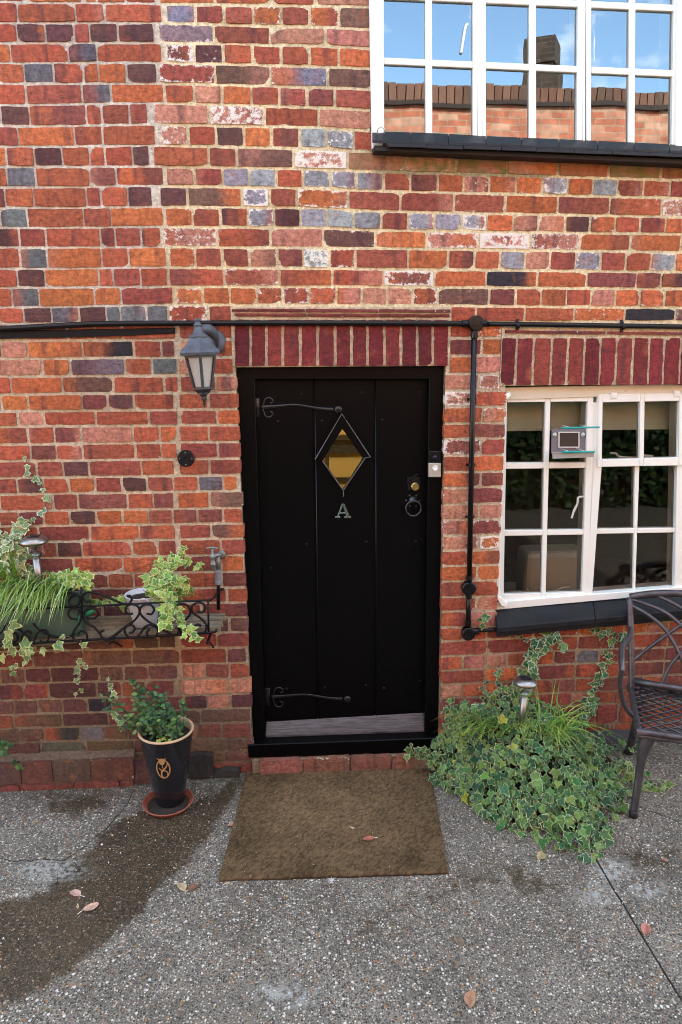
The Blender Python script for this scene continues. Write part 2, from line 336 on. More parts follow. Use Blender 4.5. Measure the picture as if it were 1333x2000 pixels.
def make_ground():
    b = MB(); xs = [-60, -20, -8, -4.5, -3] + [-2.2 + .035 * i for i in range(int(5.0 / .035))] + [3.3, 4.5, 8, 20, 60]
    ys = [-60, -20, -9, -6, -4.5, -3.4, -2.8, -2.4] + [-2.1 + .035 * i for i in range(int(2.45 / .035))] + [1, 5, 20, 60]
    xs.sort(); ys.sort(); ids = {}
    for j, y in enumerate(ys):
        for i, x in enumerate(xs):
            wet = moss = pale = 0
            near = -2.3 < x < 3 and -2.3 < y < .3
            z = gz(x, y)
            if near:
                px, py = PX((x, y, z)); wob = 16 * noise.noise((x * 9, y * 9, 0)); wx, wy = px + wob, py + 12 * noise.noise((x * 9, y * 9, 5))
                if py > 1380:
                    wet = max(pmask(wx, wy, WETP, 26), .75 * pmask(wx, wy, WET2, 26), .55 * pmask(wx, wy, WET3, 34), .6 * pmask(wx, wy, WET4, 26))
                    for a, c, r1, r2 in PALE: pale = max(pale, 1 - ss(math.hypot((wx - a) / r1, (wy - c) / r2) - .4))
                moss = .6 * ss(1 - abs(y + .05) / .14)
                z += .0025 * noise.noise((x * 12, y * 12, 3)) + .004 * noise.noise((x * 2, y * 2, 9))
            ids[i, j] = b.V((x, y, z), m=(wet, moss, pale, 1))
    b.sm = True
    for j in range(len(ys) - 1):
        for i in range(len(xs) - 1): b.F(ids[i, j], ids[i + 1, j], ids[i + 1, j + 1], ids[i, j + 1])
    m = bpy.data.materials.new('exposed_aggregate_concrete'); m.use_nodes = True; nt = m.node_tree; p = nt.nodes['Principled BSDF']; L = nt.links.new
    tc = N(nt, 'ShaderNodeTexCoord'); q = N(nt, 'ShaderNodeAttribute', attribute_name='misc'); sp = N(nt, 'ShaderNodeSeparateColor'); L(q.outputs['Color'], sp.inputs[0])
    def mr(x, a0, a1, b0, b1):
        n = N(nt, 'ShaderNodeMapRange'); n.inputs[1].default_value = a0; n.inputs[2].default_value = a1; n.inputs[3].default_value = b0; n.inputs[4].default_value = b1; L(x, n.inputs[0]); return n.outputs[0]
    def mix(f, A, B, mode='MIX'):
        n = N(nt, 'ShaderNodeMix', data_type='RGBA', blend_type=mode)
        if isinstance(f, float): n.inputs[0].default_value = f
        else: L(f, n.inputs[0])
        for k, v in ((6, A), (7, B)):
            if isinstance(v, tuple): n.inputs[k].default_value = (*v, 1)
            else: L(v, n.inputs[k])
        return n.outputs[2]
    def nz(s, d, r):
        n = N(nt, 'ShaderNodeTexNoise'); n.inputs['Scale'].default_value = s; n.inputs['Detail'].default_value = d; n.inputs['Roughness'].default_value = r; L(tc.outputs['Object'], n.inputs['Vector']); return n.outputs['Fac']
    def vor(s):
        n = N(nt, 'ShaderNodeTexVoronoi'); n.inputs['Scale'].default_value = s; L(tc.outputs['Object'], n.inputs['Vector'])
        c = N(nt, 'ShaderNodeSeparateColor'); L(n.outputs['Color'], c.inputs[0]); return n.outputs['Distance'], c
    base = mix(mr(nz(3, 6, .65), .35, .65, 0, 1), (.19, .172, .14), (.35, .32, .265))
    base = mix(mr(nz(150, 5, .85), .40, .60, 0, 1), (.030, .026, .021), base)
    d1, c1 = vor(120)
    rpa = N(nt, 'ShaderNodeValToRGB'); e = rpa.color_ramp.elements; e[0].color = (.03, .026, .022, 1); e[1].position = .3; e[1].color = (.20, .18, .15, 1)
    for pos, col in ((.5, (.46, .43, .37, 1)), (.76, (.34, .20, .10, 1)), (.83, (.58, .55, .47, 1)), (.95, (.75, .73, .66, 1))):
        k = e.new(pos); k.color = col
    rpa.color_ramp.interpolation = 'CONSTANT'; L(c1.outputs[0], rpa.inputs[0])
    dot = mr(d1, .34, .42, 1, 0)
    mul = N(nt, 'ShaderNodeMath', operation='MULTIPLY'); L(dot, mul.inputs[0]); L(mr(c1.outputs[1], .25, .3, 0, .9), mul.inputs[1])
    c = mix(mul.outputs[0], base, rpa.outputs[0])
    d2, c2 = vor(58)
    rpb = N(nt, 'ShaderNodeValToRGB'); e = rpb.color_ramp.elements; e[0].color = (.10, .08, .06, 1); e[1].position = .35; e[1].color = (.38, .34, .28, 1)
    for pos, col in ((.55, (.30, .15, .06, 1)), (.7, (.62, .6, .55, 1)), (.85, (.06, .05, .05, 1))):
        k = e.new(pos); k.color = col
    rpb.color_ramp.interpolation = 'CONSTANT'; L(c2.outputs[0], rpb.inputs[0])
    mul2 = N(nt, 'ShaderNodeMath', operation='MULTIPLY'); L(mr(d2, .25, .33, 1, 0), mul2.inputs[0]); L(mr(c2.outputs[2], .62, .64, 0, .95), mul2.inputs[1])
    c = mix(mul2.outputs[0], c, rpb.outputs[0])
    edge = nz(22, 6, .7)
    wa = N(nt, 'ShaderNodeMath', operation='MULTIPLY_ADD'); L(edge, wa.inputs[0]); wa.inputs[1].default_value = 1.7; wa.inputs[2].default_value = -.85
    wb = N(nt, 'ShaderNodeMath', operation='ADD'); L(sp.outputs[0], wb.inputs[0]); L(wa.outputs[0], wb.inputs[1])
    wet = mr(wb.outputs[0], .3, .65, 0, 1)
    c = mix(wet, c, mix(1.0, c, (.38, .31, .23), 'MULTIPLY'))
    ms = N(nt, 'ShaderNodeMath', operation='MULTIPLY'); L(sp.outputs[1], ms.inputs[0]); L(mr(edge, .42, .6, 0, 1), ms.inputs[1])
    c = mix(ms.outputs[0], c, (.045, .05, .022))
    ps = N(nt, 'ShaderNodeMath', operation='MULTIPLY'); L(sp.outputs[2], ps.inputs[0]); L(mr(nz(40, 6, .7), .45, .55, 0, .8), ps.inputs[1])
    c = mix(ps.outputs[0], c, (.36, .38, .36))
    # joint and cracks: distance to segments in plan, wandering a little
    sx = N(nt, 'ShaderNodeSeparateXYZ'); L(tc.outputs['Object'], sx.inputs[0])
    wn = nz(9, 4, .6); wc = mr(wn, .3, .7, -.018, .018)
    def crack(a, bb, width, col_in, wander=1.0):
        A = G(*a); B = G(*bb); dx, dy = B.x - A.x, B.y - A.y; ln = math.hypot(dx, dy); nx, ny = -dy / ln, dx / ln
        def lin(cx, cy, c0):
            m1 = N(nt, 'ShaderNodeMath', operation='MULTIPLY_ADD'); L(sx.outputs[0], m1.inputs[0]); m1.inputs[1].default_value = cx; m1.inputs[2].default_value = c0
            m2 = N(nt, 'ShaderNodeMath', operation='MULTIPLY_ADD'); L(sx.outputs[1], m2.inputs[0]); m2.inputs[1].default_value = cy; L(m1.outputs[0], m2.inputs[2]); return m2.outputs[0]
        dd = lin(nx, ny, -(nx * A.x + ny * A.y)); tt = lin(dx / ln / ln, dy / ln / ln, -(dx * A.x + dy * A.y) / ln / ln)
        a1 = N(nt, 'ShaderNodeMath', operation='MULTIPLY_ADD'); L(wc, a1.inputs[0]); a1.inputs[1].default_value = wander; L(dd, a1.inputs[2])
        ab = N(nt, 'ShaderNodeMath', operation='ABSOLUTE'); L(a1.outputs[0], ab.inputs[0])
        k = mr(ab.outputs[0], width * .5, width, 1, 0)
        t2 = N(nt, 'ShaderNodeMath', operation='SUBTRACT'); L(tt, t2.inputs[0]); t2.inputs[1].default_value = .5
        t3 = N(nt, 'ShaderNodeMath', operation='ABSOLUTE'); L(t2.outputs[0], t3.inputs[0])
        k2 = N(nt, 'ShaderNodeMath', operation='MULTIPLY'); L(k, k2.inputs[0]); L(mr(t3.outputs[0], .5, .505, 1, 0), k2.inputs[1])
        return mix(k2.outputs[0], col_in, (.012, .011, .009))
    for a, bb, wd in (((1150, 1655), (1400, 2060), .005), ((-60, 1678), (125, 1682), .0035), ((125, 1682), (215, 1612), .003), ((215, 1612), (262, 1548), .003), ((125, 1684), (100, 1760), .002), ((1100, 1520), (1400, 1640), .003)):
        c = crack(a, bb, wd, c, .18 if wd > .0045 else 1.0)
    L(c, p.inputs['Base Color']); L(mr(wet, 0, 1, .9, .55), p.inputs['Roughness'])
    p.inputs['Specular IOR Level'].default_value = .35
    h = N(nt, 'ShaderNodeMath', operation='MULTIPLY_ADD'); L(dot, h.inputs[0]); h.inputs[1].default_value = .7; L(nz(120, 5, .75), h.inputs[2])
    bp = N(nt, 'ShaderNodeBump'); bp.inputs['Strength'].default_value = .8; bp.inputs['Distance'].default_value = .004; L(h.outputs[0], bp.inputs['Height']); L(bp.outputs[0], p.inputs['Normal'])
    tag(b.build('ground', m), kind='structure')
make_ground()
def make_pebbles():
    b = MB(); b.sm = False
    cols = [((.55, .52, .46), 5), ((.40, .24, .11), 3), ((.22, .10, .05), 3), ((.70, .68, .62), 4), ((.12, .11, .10), 4), ((.30, .27, .22), 5), ((.45, .33, .16), 2)]
    pool = [c for c, n in cols for _ in range(n)]
    for _ in range(5200):
        x, y = rnd(-1.7, 2.3), rnd(-2.0, -.04)
        px, py = PX((x, y, 0))
        if 428 < px < 880 and 1500 < py < 1722: continue
        r = rnd(.0014, .0038) * (1.6 if random.random() < .06 else 1); z = gz(x, y) + .0005; c = random.choice(pool); k = rnd(.7, 1.2); b.cc = (c[0] * k, c[1] * k, c[2] * k, 1)
        a0 = rnd(0, 6); n = random.choice((4, 5, 6)); ring = []; e = rnd(.6, 1)
        for i in range(n):
            a = a0 + 6.283 * i / n; q = rnd(.75, 1.15); u, v = r * q * math.cos(a), r * q * e * math.sin(a); ca, sa = math.cos(a0), math.sin(a0)
            ring.append((u * ca - v * sa, u * sa + v * ca))
        A = [b.V((x + u, y + v, z - .002)) for u, v in ring]; B = [b.V((x + u * .7, y + v * .7, z + r * .55)) for u, v in ring]
        b.F(*B)
        for i in range(n): j = (i + 1) % n; b.F(A[i], A[j], B[j], B[i])
    for _ in range(420):                    # leaf crumbs and twigs gathered at the foot of the wall
        x = rnd(-1.7, 2.3); y = -.03 - abs(random.gauss(0, .10)); a = rnd(0, 6.28); l = rnd(.003, .011); z = gz(x, y) + rnd(.001, .004); d = Vector((math.cos(a), math.sin(a), rnd(-.1, .3))) * l; sd = Vector((-math.sin(a), math.cos(a), 0)) * l * rnd(.12, .4)
        if x > -.30 and x < .66: y -= 0
        c = random.choice([(.20, .12, .06), (.10, .07, .04), (.34, .24, .13), (.06, .045, .03), (.13, .16, .05)]); b.cc = (*c, 1); p = Vector((x, y, z)); b.F(b.V(p - d), b.V(p + sd), b.V(p + d), b.V(p - sd))
    tag(b.build('gravel', M_ATTR), kind='stuff', label='tiny loose stones and grit scattered over the grey concrete yard', cat='gravel')
make_pebbles()
# ------------------------------------------------------------------ the house
house = thing('brick_house', 'old red brick house front with a black plank door and white windows', 'house', (0, 0, 0))
CH = .0750; ZTOP = .4167626 * D + H
OFF = {50: (0, [-9, -7, -1, 3, 6, 3, 2, 1, 2, 0, -3, -5, -7, -15, -15, -19, -10, -5, -4, -4, -5, -2, 7, 4, 6, 6, 8, 6, 13, 12, 13, 13, 15, 14, 17, 19, 13, 4, 1, -7, -6, -3, -3, -4]),
       310: (1, [5, 10, 16, 15, 20, 16, 13, 9, 10, 4, 2, -2, -8, -11, -9]), 650: (0, [3, 3, 12, 11, 11, 11, 11, 7, 4, 6, 5, 1, -5]),
       692: (1, [-1, 4, 7, 7, 6, 3, 0, -1, -1, -6, -6, -5, -13, -11, -12]), 1320: (5, [-16, -18, -22, -25, -21, -23, -17, -16, -24, -20, -25]),
       450: (28, [6, 9, 6, 0, -2, 0, 2, 3, 0, -3, -7, -14, -14, -15, -22, -17]),
       892: (17, [-2, -4, -7, -4, -3, -2, 4, 2, 1, 4, 0, 2, 1, 4, 3, 3, -2, 1, -5, -1, -3, -3, -1, 3]), 1117: (36, [8, 8, 10, 8, 9, 14])}
def line_z(i, X):
    pts = []
    for px, (i0, lst) in OFF.items():
        if i0 <= i < i0 + len(lst): pts.append((WX(px, 1000 if i > 22 else 400), lst[i - i0]))
    pts.sort(); o = 0
    if pts:
        if X <= pts[0][0]: o = pts[0][1]
        elif X >= pts[-1][0]: o = pts[-1][1]
        else:
            for (a, oa), (c, oc) in zip(pts, pts[1:]):
                if a <= X <= c: o = oa + (oc - oa) * (X - a) / (c - a)
    return ZTOP - CH * i + o / 1000
# openings as pixel polylines on the wall face
DOOR = [(462, 715), (868, 715), (858, 1505), (497, 1505)]
def door_l(z): t = (z - .05) / 1.92; return -.236 + t * (-.017)
def door_r(z): t = (z - .05) / 1.92; return .684 + t * (-.020)
DZ1 = WZ(665, 716); WX0 = .945; WZ0 = WZ(970, 1215); WZ1 = WZ(1150, 755)
UX0 = .333; UZ0 = WZ(728, 270)
LINT = (WX(452, 660), WX(880, 660), WZ(600, 715), WZ(600, 600)); WLINT = (WX(977, 700), 2.9, WZ(1150, 753), WZ(1150, 640))
def blocked(X, z):
    if z < DZ1 and door_l(z) < X < door_r(z) and z > -.05: return True
    if WX0 < X < 3.0 and WZ0 < z < WZ1: return True
    if X > UX0 and X < 3.0 and z > UZ0 and z < UZ0 + 1.35: return True
    if LINT[0] < X < LINT[1] and LINT[2] - .01 < z < LINT[3]: return True
    if WLINT[0] < X < WLINT[1] and WLINT[2] - .01 < z < WLINT[3]: return True
    return False
PAL = {'o': (.50, .145, .055), 'r': (.39, .100, .052), 'c': (.29, .076, .052), 'm': (.215, .066, .054), 'p': (.115, .048, .046), 'g': (.15, .15, .16), 'G': (.30, .31, .33), 'd': (.035, .032, .038), 'k': (.50, .215, .15), 'l': (.20, .205, .26), 'b': (.17, .085, .065), 't': (.13, .075, .05)}
SPOT = [(41, 67, 'p'), (97, 65, 'p'), (180, 103, 'gd'), (98, 145, 'g'), (187, 184, 'g'), (34, 348, 'g'), (42, 428, 'g'), (57, 583, 'g'), (350, 23, 'lw'), (585, 150, 'lw'), (590, 268, 'g'), (465, 347, 'gw'), (519, 346, 'g'), (622, 347, 'g'), (665, 347, 'gw'),
 (512, 385, 'gW'), (520, 420, 'gw'), (570, 427, 'p'), (360, 103, 'mW'), (372, 142, 'cw'), (478, 222, 'kV'), (362, 262, 'kW'), (628, 310, 'kV'), (407, 460, 'kW'), (695, 350, 'g'), (725, 350, 'g'), (833, 322, 'ke'), (935, 322, 'ke'), (1035, 322, 'of'), (1125, 330, 'rf'), (1230, 333, 'ke'),
 (925, 433, 'gW'), (829, 427, 'gw'), (722, 427, 'g'), (1077, 362, 'gW'), (1170, 362, 'gw'), (1300, 398, 'kW'), (1020, 470, 'kV'), (1110, 470, 'kW'), (1145, 435, 'p'), (965, 545, 'd'), (1265, 615, 'd'), (1300, 548, 'p'), (845, 545, 'mW'), (620, 503, 'gV'), (530, 505, 'p'), (495, 505, 'k'),
 (345, 225, 'k'), (365, 225, 'k'), (218, 683, 'd'), (322, 715, 'g'), (210, 718, 'lb'), (132, 750, 'b'), (248, 783, 'p'), (390, 943, 'g'), (135, 948, 'p'), (250, 955, 'p'), (62, 500, 'g'), (128, 1434, 'd'), (195, 1432, 'g'), (105, 1465, 'gd'), (175, 1378, 'd'), (1157, 1284, 'g'), (125, 717, 'o'), (210, 1042, 'o'),
 (342, 847, 'o'), (180, 948, 'o'), (150, 611, 'g'), (230, 613, 'g'), (320, 611, 'gw'), (275, 611, 'g'), (50, 611, 'p'), (85, 611, 'p'), (290, 233, 'p'), (85, 305, 'p'), (48, 225, 'p'), (105, 225, 'm'), (285, 303, 'p'), (195, 345, 'm'), (340, 950, 'm'), (60, 950, 'p'), (40, 715, 'k'), (10, 800, 'o'), (25, 750, 'o'),
 (420, 85, 'p'), (425, 103, 'p'), (405, 67, 'lm'), (700, 43, 'b'), (705, 390, 'c'), (800, 390, 'c'), (1015, 390, 'o'), (965, 350, 'o'), (1095, 390, 'c'), (560, 260, 'm'), (430, 262, 'p'), (520, 145, 'b'), (580, 65, 'k'), (40, 848, 'o'), (1210, 545, 'm'), (1100, 545, 'o'), (1000, 500, 'gw'), (400, 100, 'p'), (1140, 505, 'gw'), (1300, 505, 'gw'),
 (140, 905, 'p'), (225, 905, 'c'), (440, 1357, 'k'), (480, 1330, 'k')]
def brick_col(px, py, hdr):
    r = random.random; wh = 0; ge = 0
    if px < 340 and py < 640: k = random.choice('pmccrrroor' if hdr else 'oorrrrcroor'); wh = .05 * r()
    elif py < 640:
        k = random.choice('gmcrroookkcrkrcro' if hdr else 'ccrrrroookkcrbkr'); wh = random.choice((.0, .03, .05, .08, .12, .15, .2)) * (.6 + .6 * r())
    elif px < 345: 
        k = random.choice('ccrrmrrrko' if py < 900 else 'cccmrrmpcro')
        if py > 1240: k = random.choice('mbbttppbmcb')
        wh = .06 * r()
    elif px < 520: k = random.choice('orrckkmc' if py < 900 else ('crrmcbo' if py < 1200 else 'bmbcmptk')); wh = .10 * r() * (1.6 if r() < .3 else 1) * (1 if py < 1250 else .5)
    elif py < 1230: k = random.choice('ooorrkkcm'); wh = .15 * r() * (2 if r() < .25 else 1)
    else: k = random.choice('rrrccoomck' if px < 1020 else 'ccrmmmrco'); wh = .1 * r()
    if not hdr and k in 'gld' and py > 0: k = random.choice('rcor')
    return k, wh, ge
PLINTH_Y = -.055
def add_brick(b, xa, xb, za0, za1, zb0, zb1, y0=0., back=.02, col=(.4, .1, .05), wh=0, ge=0, prot=None, rough=1.0, tilt=0.):
    """xa..xb wide; z from za0 (bottom) to za1 (top) at the left end, zb0..zb1 at the right"""
    wd = xb - xa; nx = 9 if wd > .15 else 6; nzn = 6; p = rnd(.001, .005) if prot is None else prot
    seed = rnd(0, 90); wsm = rnd(0, 1.4); n = rnd(12, 40) ; ids = {}; t1 = rnd(-.0018, .0018); t2 = rnd(-.0015, .0015)
    rv = random.random(); mm = (wh, ge, rv, 1); b.sm = True; b.mat = 0
    kk = rnd(.82, 1.2); cc = (col[0] * kk, col[1] * kk * rnd(.9, 1.12), col[2] * kk, 1)
    c2 = PAL[random.choice('oorrcmpk')]; blend = rnd(.3, .9) if rough == 1.0 and random.random() < .45 else 0; bdir = random.choice((-1, 1)); bmid = rnd(-.4, .5)
    chip = [(random.choice((-1, 1)), random.choice((-1, 1)), rnd(.12, .5)) for _ in range(1 if random.random() < .35 * rough else 0)]
    for j in range(nzn):
        v = -1 + 2 * j / (nzn - 1)
        for i in range(nx):
            u = -1 + 2 * i / (nx - 1); asp = wd / .065
            uu = 1 - (1 - abs(u)) * asp if abs(u) > .3 else 0; uu = max(0, uu)    # distance-to-end in brick-height units
            m_ = (uu ** n + abs(v) ** n) ** (1 / n) if (uu or v) else 0; s = (max(uu, abs(v)) / m_) if m_ > 1e-6 else 1
            un = math.copysign(1 - (1 - uu * s) / asp, u) if uu else u; vn = v * s
            edge = max(uu, abs(v)) > .98
            for cx, cz, cs in chip:
                if u * cx > 0 and v * cz > 0 and uu + abs(v) > 2 - cs: un -= cx * .012 / wd * 1.2; vn -= cz * .22 * rnd(.5, 1)
            t = (un + 1) / 2; zb = za0 + (zb0 - za0) * t; zt = za1 + (zb1 - za1) * t; hh = zt - zb
            X = xa + wd * t; Z = zb + hh * (vn + 1) / 2
            q = .0026 * rough
            X += q * noise.noise((X * 30, Z * 30, seed)) ; Z += q * 1.3 * noise.noise((X * 30, Z * 30, seed + 7))
            Y = y0 - p + (.0010 if edge else 0) + .0022 * rough * noise.noise((X * 18, Z * 25, seed + 3)) + t1 * u + t2 * v + tilt * v
            f_ = blend * ss((u * bdir - bmid) / .7 + .5 * noise.noise((X * 20, Z * 40, seed)))
            ids[i, j] = b.V((X, Y, Z), tuple(cc[q] * (1 - f_) + c2[q] * f_ for q in range(3)) + (1,), (wh + (.13 if edge else 0) * wsm, ge, rv, 1))
    for j in range(nzn - 1):
        for i in range(nx - 1): b.F(ids[i, j], ids[i + 1, j], ids[i + 1, j + 1], ids[i, j + 1])
    per = [(i, 0) for i in range(nx)] + [(nx - 1, j) for j in range(1, nzn)] + [(i, nzn - 1) for i in range(nx - 2, -1, -1)] + [(0, j) for j in range(nzn - 2, 0, -1)]
    P1 = [b.V(b.v[ids[q]], b.c[ids[q]], b.m[ids[q]]) for q in per]; P2 = [b.V((b.v[k][0], y0 + back, b.v[k][2]), cc, mm) for k in P1]
    for a in range(len(P1)):
        c = (a + 1) % len(P1); b.F(P1[c], P1[a], P2[a], P2[c])
SPOTW = [(c_[0], W(x_, y_).x, W(x_, y_).z) for x_, y_, c_ in SPOT]
def make_wall():
    b = MB(); J = .0105
    for i in range(-14, 45):
        runs = []; x = -2.7; step = .004
        zm = lambda X: (line_z(i, X) + line_z(i + 1, X)) / 2
        cur = None
        while x < 3.4:
            ok = not blocked(x, zm(x))
            if ok and cur is None: cur = x
            if not ok and cur is not None: runs.append((cur, x)); cur = None
            x += step
        if cur is not None: runs.append((cur, x))
        # break the runs at the old vertical seams
        zc = zm(-.6); py = PX((-.6, 0, zc))[1]
        r2 = []
        for a, c in runs:
            sp = None
            if -.9 > a or a < -.6 < c:
                if i < 16: sp = WX(318 + (-9 if i % 2 else 4) + (6 if i > 10 else 0) - (12 if 4 < i < 8 else 0) + (14 if i > 12 else 0), py)
                elif i < 25: sp = WX(348 + (2 if i % 2 else -1), py)
                elif 26 <= i < 40: sp = WX(348 + rnd(-6, 6), py) if i % 3 else None
            if sp and a < sp < c: r2 += [(a, sp - .004 - rnd(0, .006)), (sp + .006 + rnd(0, .008), c)]
            else: r2.append((a, c))
        for a, c in r2:
            pxm = PX(((a + c) / 2, 0, zc))[0]; left = c < WX(362, py) + .02
            J = .0086 if (left and i < 16) else .0112; x = a; S, Hh, q = .215, .1025, .05
            if c - a < .3:                   # the pier by the door
                w_ = c - a; k = w_ * (.60 if i % 2 else .46); seq = [k, w_ - k - J] if w_ > .12 else [w_]
            else:
                seq = []; tot = 0; L_ = c - a
                if left and i < 16:
                    pat = [S, Hh] if i % 2 == 0 else [Hh, Hh, S, q * 0 + Hh * .5]
                    ph = [0, .12, .03, .2][i % 4]; rev = True
                elif left: pat = random.choice([[S, S, Hh], [S, Hh, Hh], [S, S], [Hh, S], [Hh, Hh, S]]); ph = rnd(0, .2); rev = False
                elif i < 16: pat = [Hh] if i % 2 == 0 else [S]; ph = 0; rev = False
                elif i >= 30 and a > .5: pat = [S] if i % 2 == 0 else [Hh]; ph = 0; rev = False
                else: pat = [S] if i % 2 == 0 else [Hh]; ph = 0; rev = False
                k = 0
                first = True
                while tot < L_ - .001:
                    w0 = pat[k % len(pat)] * rnd(.95, 1.03)
                    if not (left) and random.random() < .09: w0 = random.choice((S, Hh, .16))
                    if first and ph: w0 = max(.045, w0 - ph); first = False
                    if L_ - tot - w0 - J < .045: w0 = L_ - tot
                    if w0 > .26: w0 = w0 / 2 - J / 2
                    seq.append(w0); tot += w0 + J * rnd(.75, 1.35); k += 1
            si = -1
            while si + 1 < len(seq):
                si += 1; w0 = seq[si]
                x1 = min(x + w0, c)
                if x1 - x < .02: break
                if w0 > .17 and i < 34:
                    zz_ = (line_z(i, x) + line_z(i + 1, x)) / 2; hit = [c_[0] for c_ in SPOTW if x < c_[1] < x1 and abs(c_[2] - zz_) < .032 and c_[0] in 'gp']
                    if hit: seq[si:si + 1] = [(w0 - J) / 2, (w0 - J) / 2]; si -= 1; continue
                xm = (x + x1) / 2; hdr = w0 < .14
                za1, zb1 = line_z(i, x) - J / 2 - rnd(0, .002), line_z(i, x1) - J / 2 - rnd(0, .002)
                za0, zb0 = line_z(i + 1, x) + J / 2 + rnd(0, .002), line_z(i + 1, x1) + J / 2 + rnd(0, .002)
                def clip(X, lo, hi):         # keep clear of lintels, sills and heads
                    if LINT[0] - .01 < X < LINT[1] + .01:
                        if lo < LINT[3] + .004 < hi: lo = LINT[3] + .004
                    if X > WLINT[0] - .01 and lo < WLINT[3] + .004 < hi: lo = WLINT[3] + .004
                    if X > UX0 and lo < UZ0 - .02 < hi: hi = UZ0 - .02
                    if X > WX0 and lo < WZ0 < hi: hi = WZ0 - .004
                    return lo, hi
                za0, za1 = clip(xm, za0, za1); zb0, zb1 = clip(xm, zb0, zb1)
                px, py2 = PX((xm, 0, (za0 + za1) / 2))
                k, wh, ge = brick_col(px, py2, hdr); col = PAL['G' if k == 'g' and px > 340 and py2 < 640 else k]
                for sx_, sy_, code in SPOT:
                    p1 = W(sx_, sy_)
                    if x - .003 < p1.x < x1 + .003 and za0 - .006 < p1.z < za1 + .006:
                        col = PAL['G' if code[0] == 'g' and px > 340 and py2 < 520 else code[0]]
                        if len(code) > 1:
                            wh = {'w': .17, 'W': .25, 'V': .32}.get(code[1], wh); ge = {'e': 1., 'f': .5}.get(code[1], 0)
                            if code[1] in 'dpbm': col = tuple((u + v) / 2 for u, v in zip(col, PAL[code[1]]))
                if px > 725 and 300 < py2 < 340 and not ge and random.random() < .4: ge = .5
                if 1405 < py2 < 1500 and px < 500: ge = max(ge, rnd(0, .45))
                if za1 - za0 > .012:
                    jamb = (abs(x - .7) < .05 or abs(x1 + .25) < .03)
                    add_brick(b, x, x1, za0, za1, zb0, zb1, 0, .12 if jamb else .02, col, wh, ge)
                x = x1 + J * rnd(.8, 1.25)
    # mortar bed with its openings
    b.mat = 1; b.mm = (0, 0, 0, 1)
    rects = []
    xs_ = [-2.72, door_l(1) - .004, door_r(1) + .006, WX0 - .006, 3.0, 3.42]; g = .026
    dz0 = -.1
    rects.append((-2.72, -.252, -.15, DZ1)); rects.append((.686, WX0 - .004, -.15, DZ1)); rects.append((WX0 - .004, 3.42, -.15, WZ0 - .004)); rects.append((3.0, 3.42, WZ0 - .004, DZ1))
    rects.append((WX0 - .004, 3.0, WZ1 + .01, DZ1 + .0001) if WZ1 < DZ1 - .02 else (WX0, WX0 + .001, DZ1, DZ1 + .001))
    rects.append((-2.72, UX0 - .004, DZ1, 4.45)); rects.append((UX0 - .004, 3.42, DZ1, UZ0 - .01)); rects.append((3.0, 3.42, UZ0 - .01, 4.45)); rects.append((UX0 - .004, 3.0, UZ0 + 1.36, 4.45))
    rects.append((-.252, .686, -.15, 0.0))
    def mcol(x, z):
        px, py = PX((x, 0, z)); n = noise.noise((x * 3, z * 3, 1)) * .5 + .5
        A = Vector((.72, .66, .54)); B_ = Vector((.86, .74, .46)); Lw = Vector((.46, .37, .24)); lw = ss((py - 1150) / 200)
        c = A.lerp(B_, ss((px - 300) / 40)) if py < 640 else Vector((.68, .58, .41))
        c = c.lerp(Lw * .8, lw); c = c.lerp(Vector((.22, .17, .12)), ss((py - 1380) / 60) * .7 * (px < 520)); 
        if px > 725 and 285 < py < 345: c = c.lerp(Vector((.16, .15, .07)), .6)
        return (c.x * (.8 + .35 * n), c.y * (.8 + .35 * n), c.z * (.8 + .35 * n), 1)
    for x0, x1, z0, z1 in rects:
        nx = max(1, round((x1 - x0) / g)); nzz = max(1, round((z1 - z0) / g)); ids = {}
        for j in range(nzz + 1):
            for i in range(nx + 1):
                X = x0 + (x1 - x0) * i / nx; Z = z0 + (z1 - z0) * j / nzz
                if x1 == -.252: X += (door_l(Z) - .004 + .252) * (i / nx)
                if x0 == .686 and z1 > .5: X += (door_r(Z) + .004 - .686) * (1 - i / nx)
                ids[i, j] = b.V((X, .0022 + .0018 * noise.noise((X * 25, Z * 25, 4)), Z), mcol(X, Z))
        for j in range(nzz):
            for i in range(nx): b.F(ids[i, j], ids[i + 1, j], ids[i + 1, j + 1], ids[i, j + 1])
    # reveals of the openings (mortar behind the brick ends)
    b.sm = False; b.cc = (.30, .23, .15, 1)
    l0, l1, q0, q1 = door_l(-.1) - .003, door_l(DZ1) - .003, door_r(-.1) + .003, door_r(DZ1) + .003; b.quad((l0, .003, -.1), (l0, .25, -.1), (l1, .25, DZ1), (l1, .003, DZ1)); b.quad((q0, .25, -.1), (q0, .003, -.1), (q1, .003, DZ1), (q1, .25, DZ1))
    b.quad((WX0 - .003, .003, WZ0 - .01), (WX0 - .003, .25, WZ0 - .01), (WX0 - .003, .25, WZ1 + .02), (WX0 - .003, .003, WZ1 + .02))
    b.quad((UX0 - .003, .003, UZ0 - .02), (UX0 - .003, .25, UZ0 - .02), (UX0 - .003, .25, UZ0 + 1.37), (UX0 - .003, .003, UZ0 + 1.37))
    b.build('wall', [M_BRICK, M_MORT], house)
make_wall()
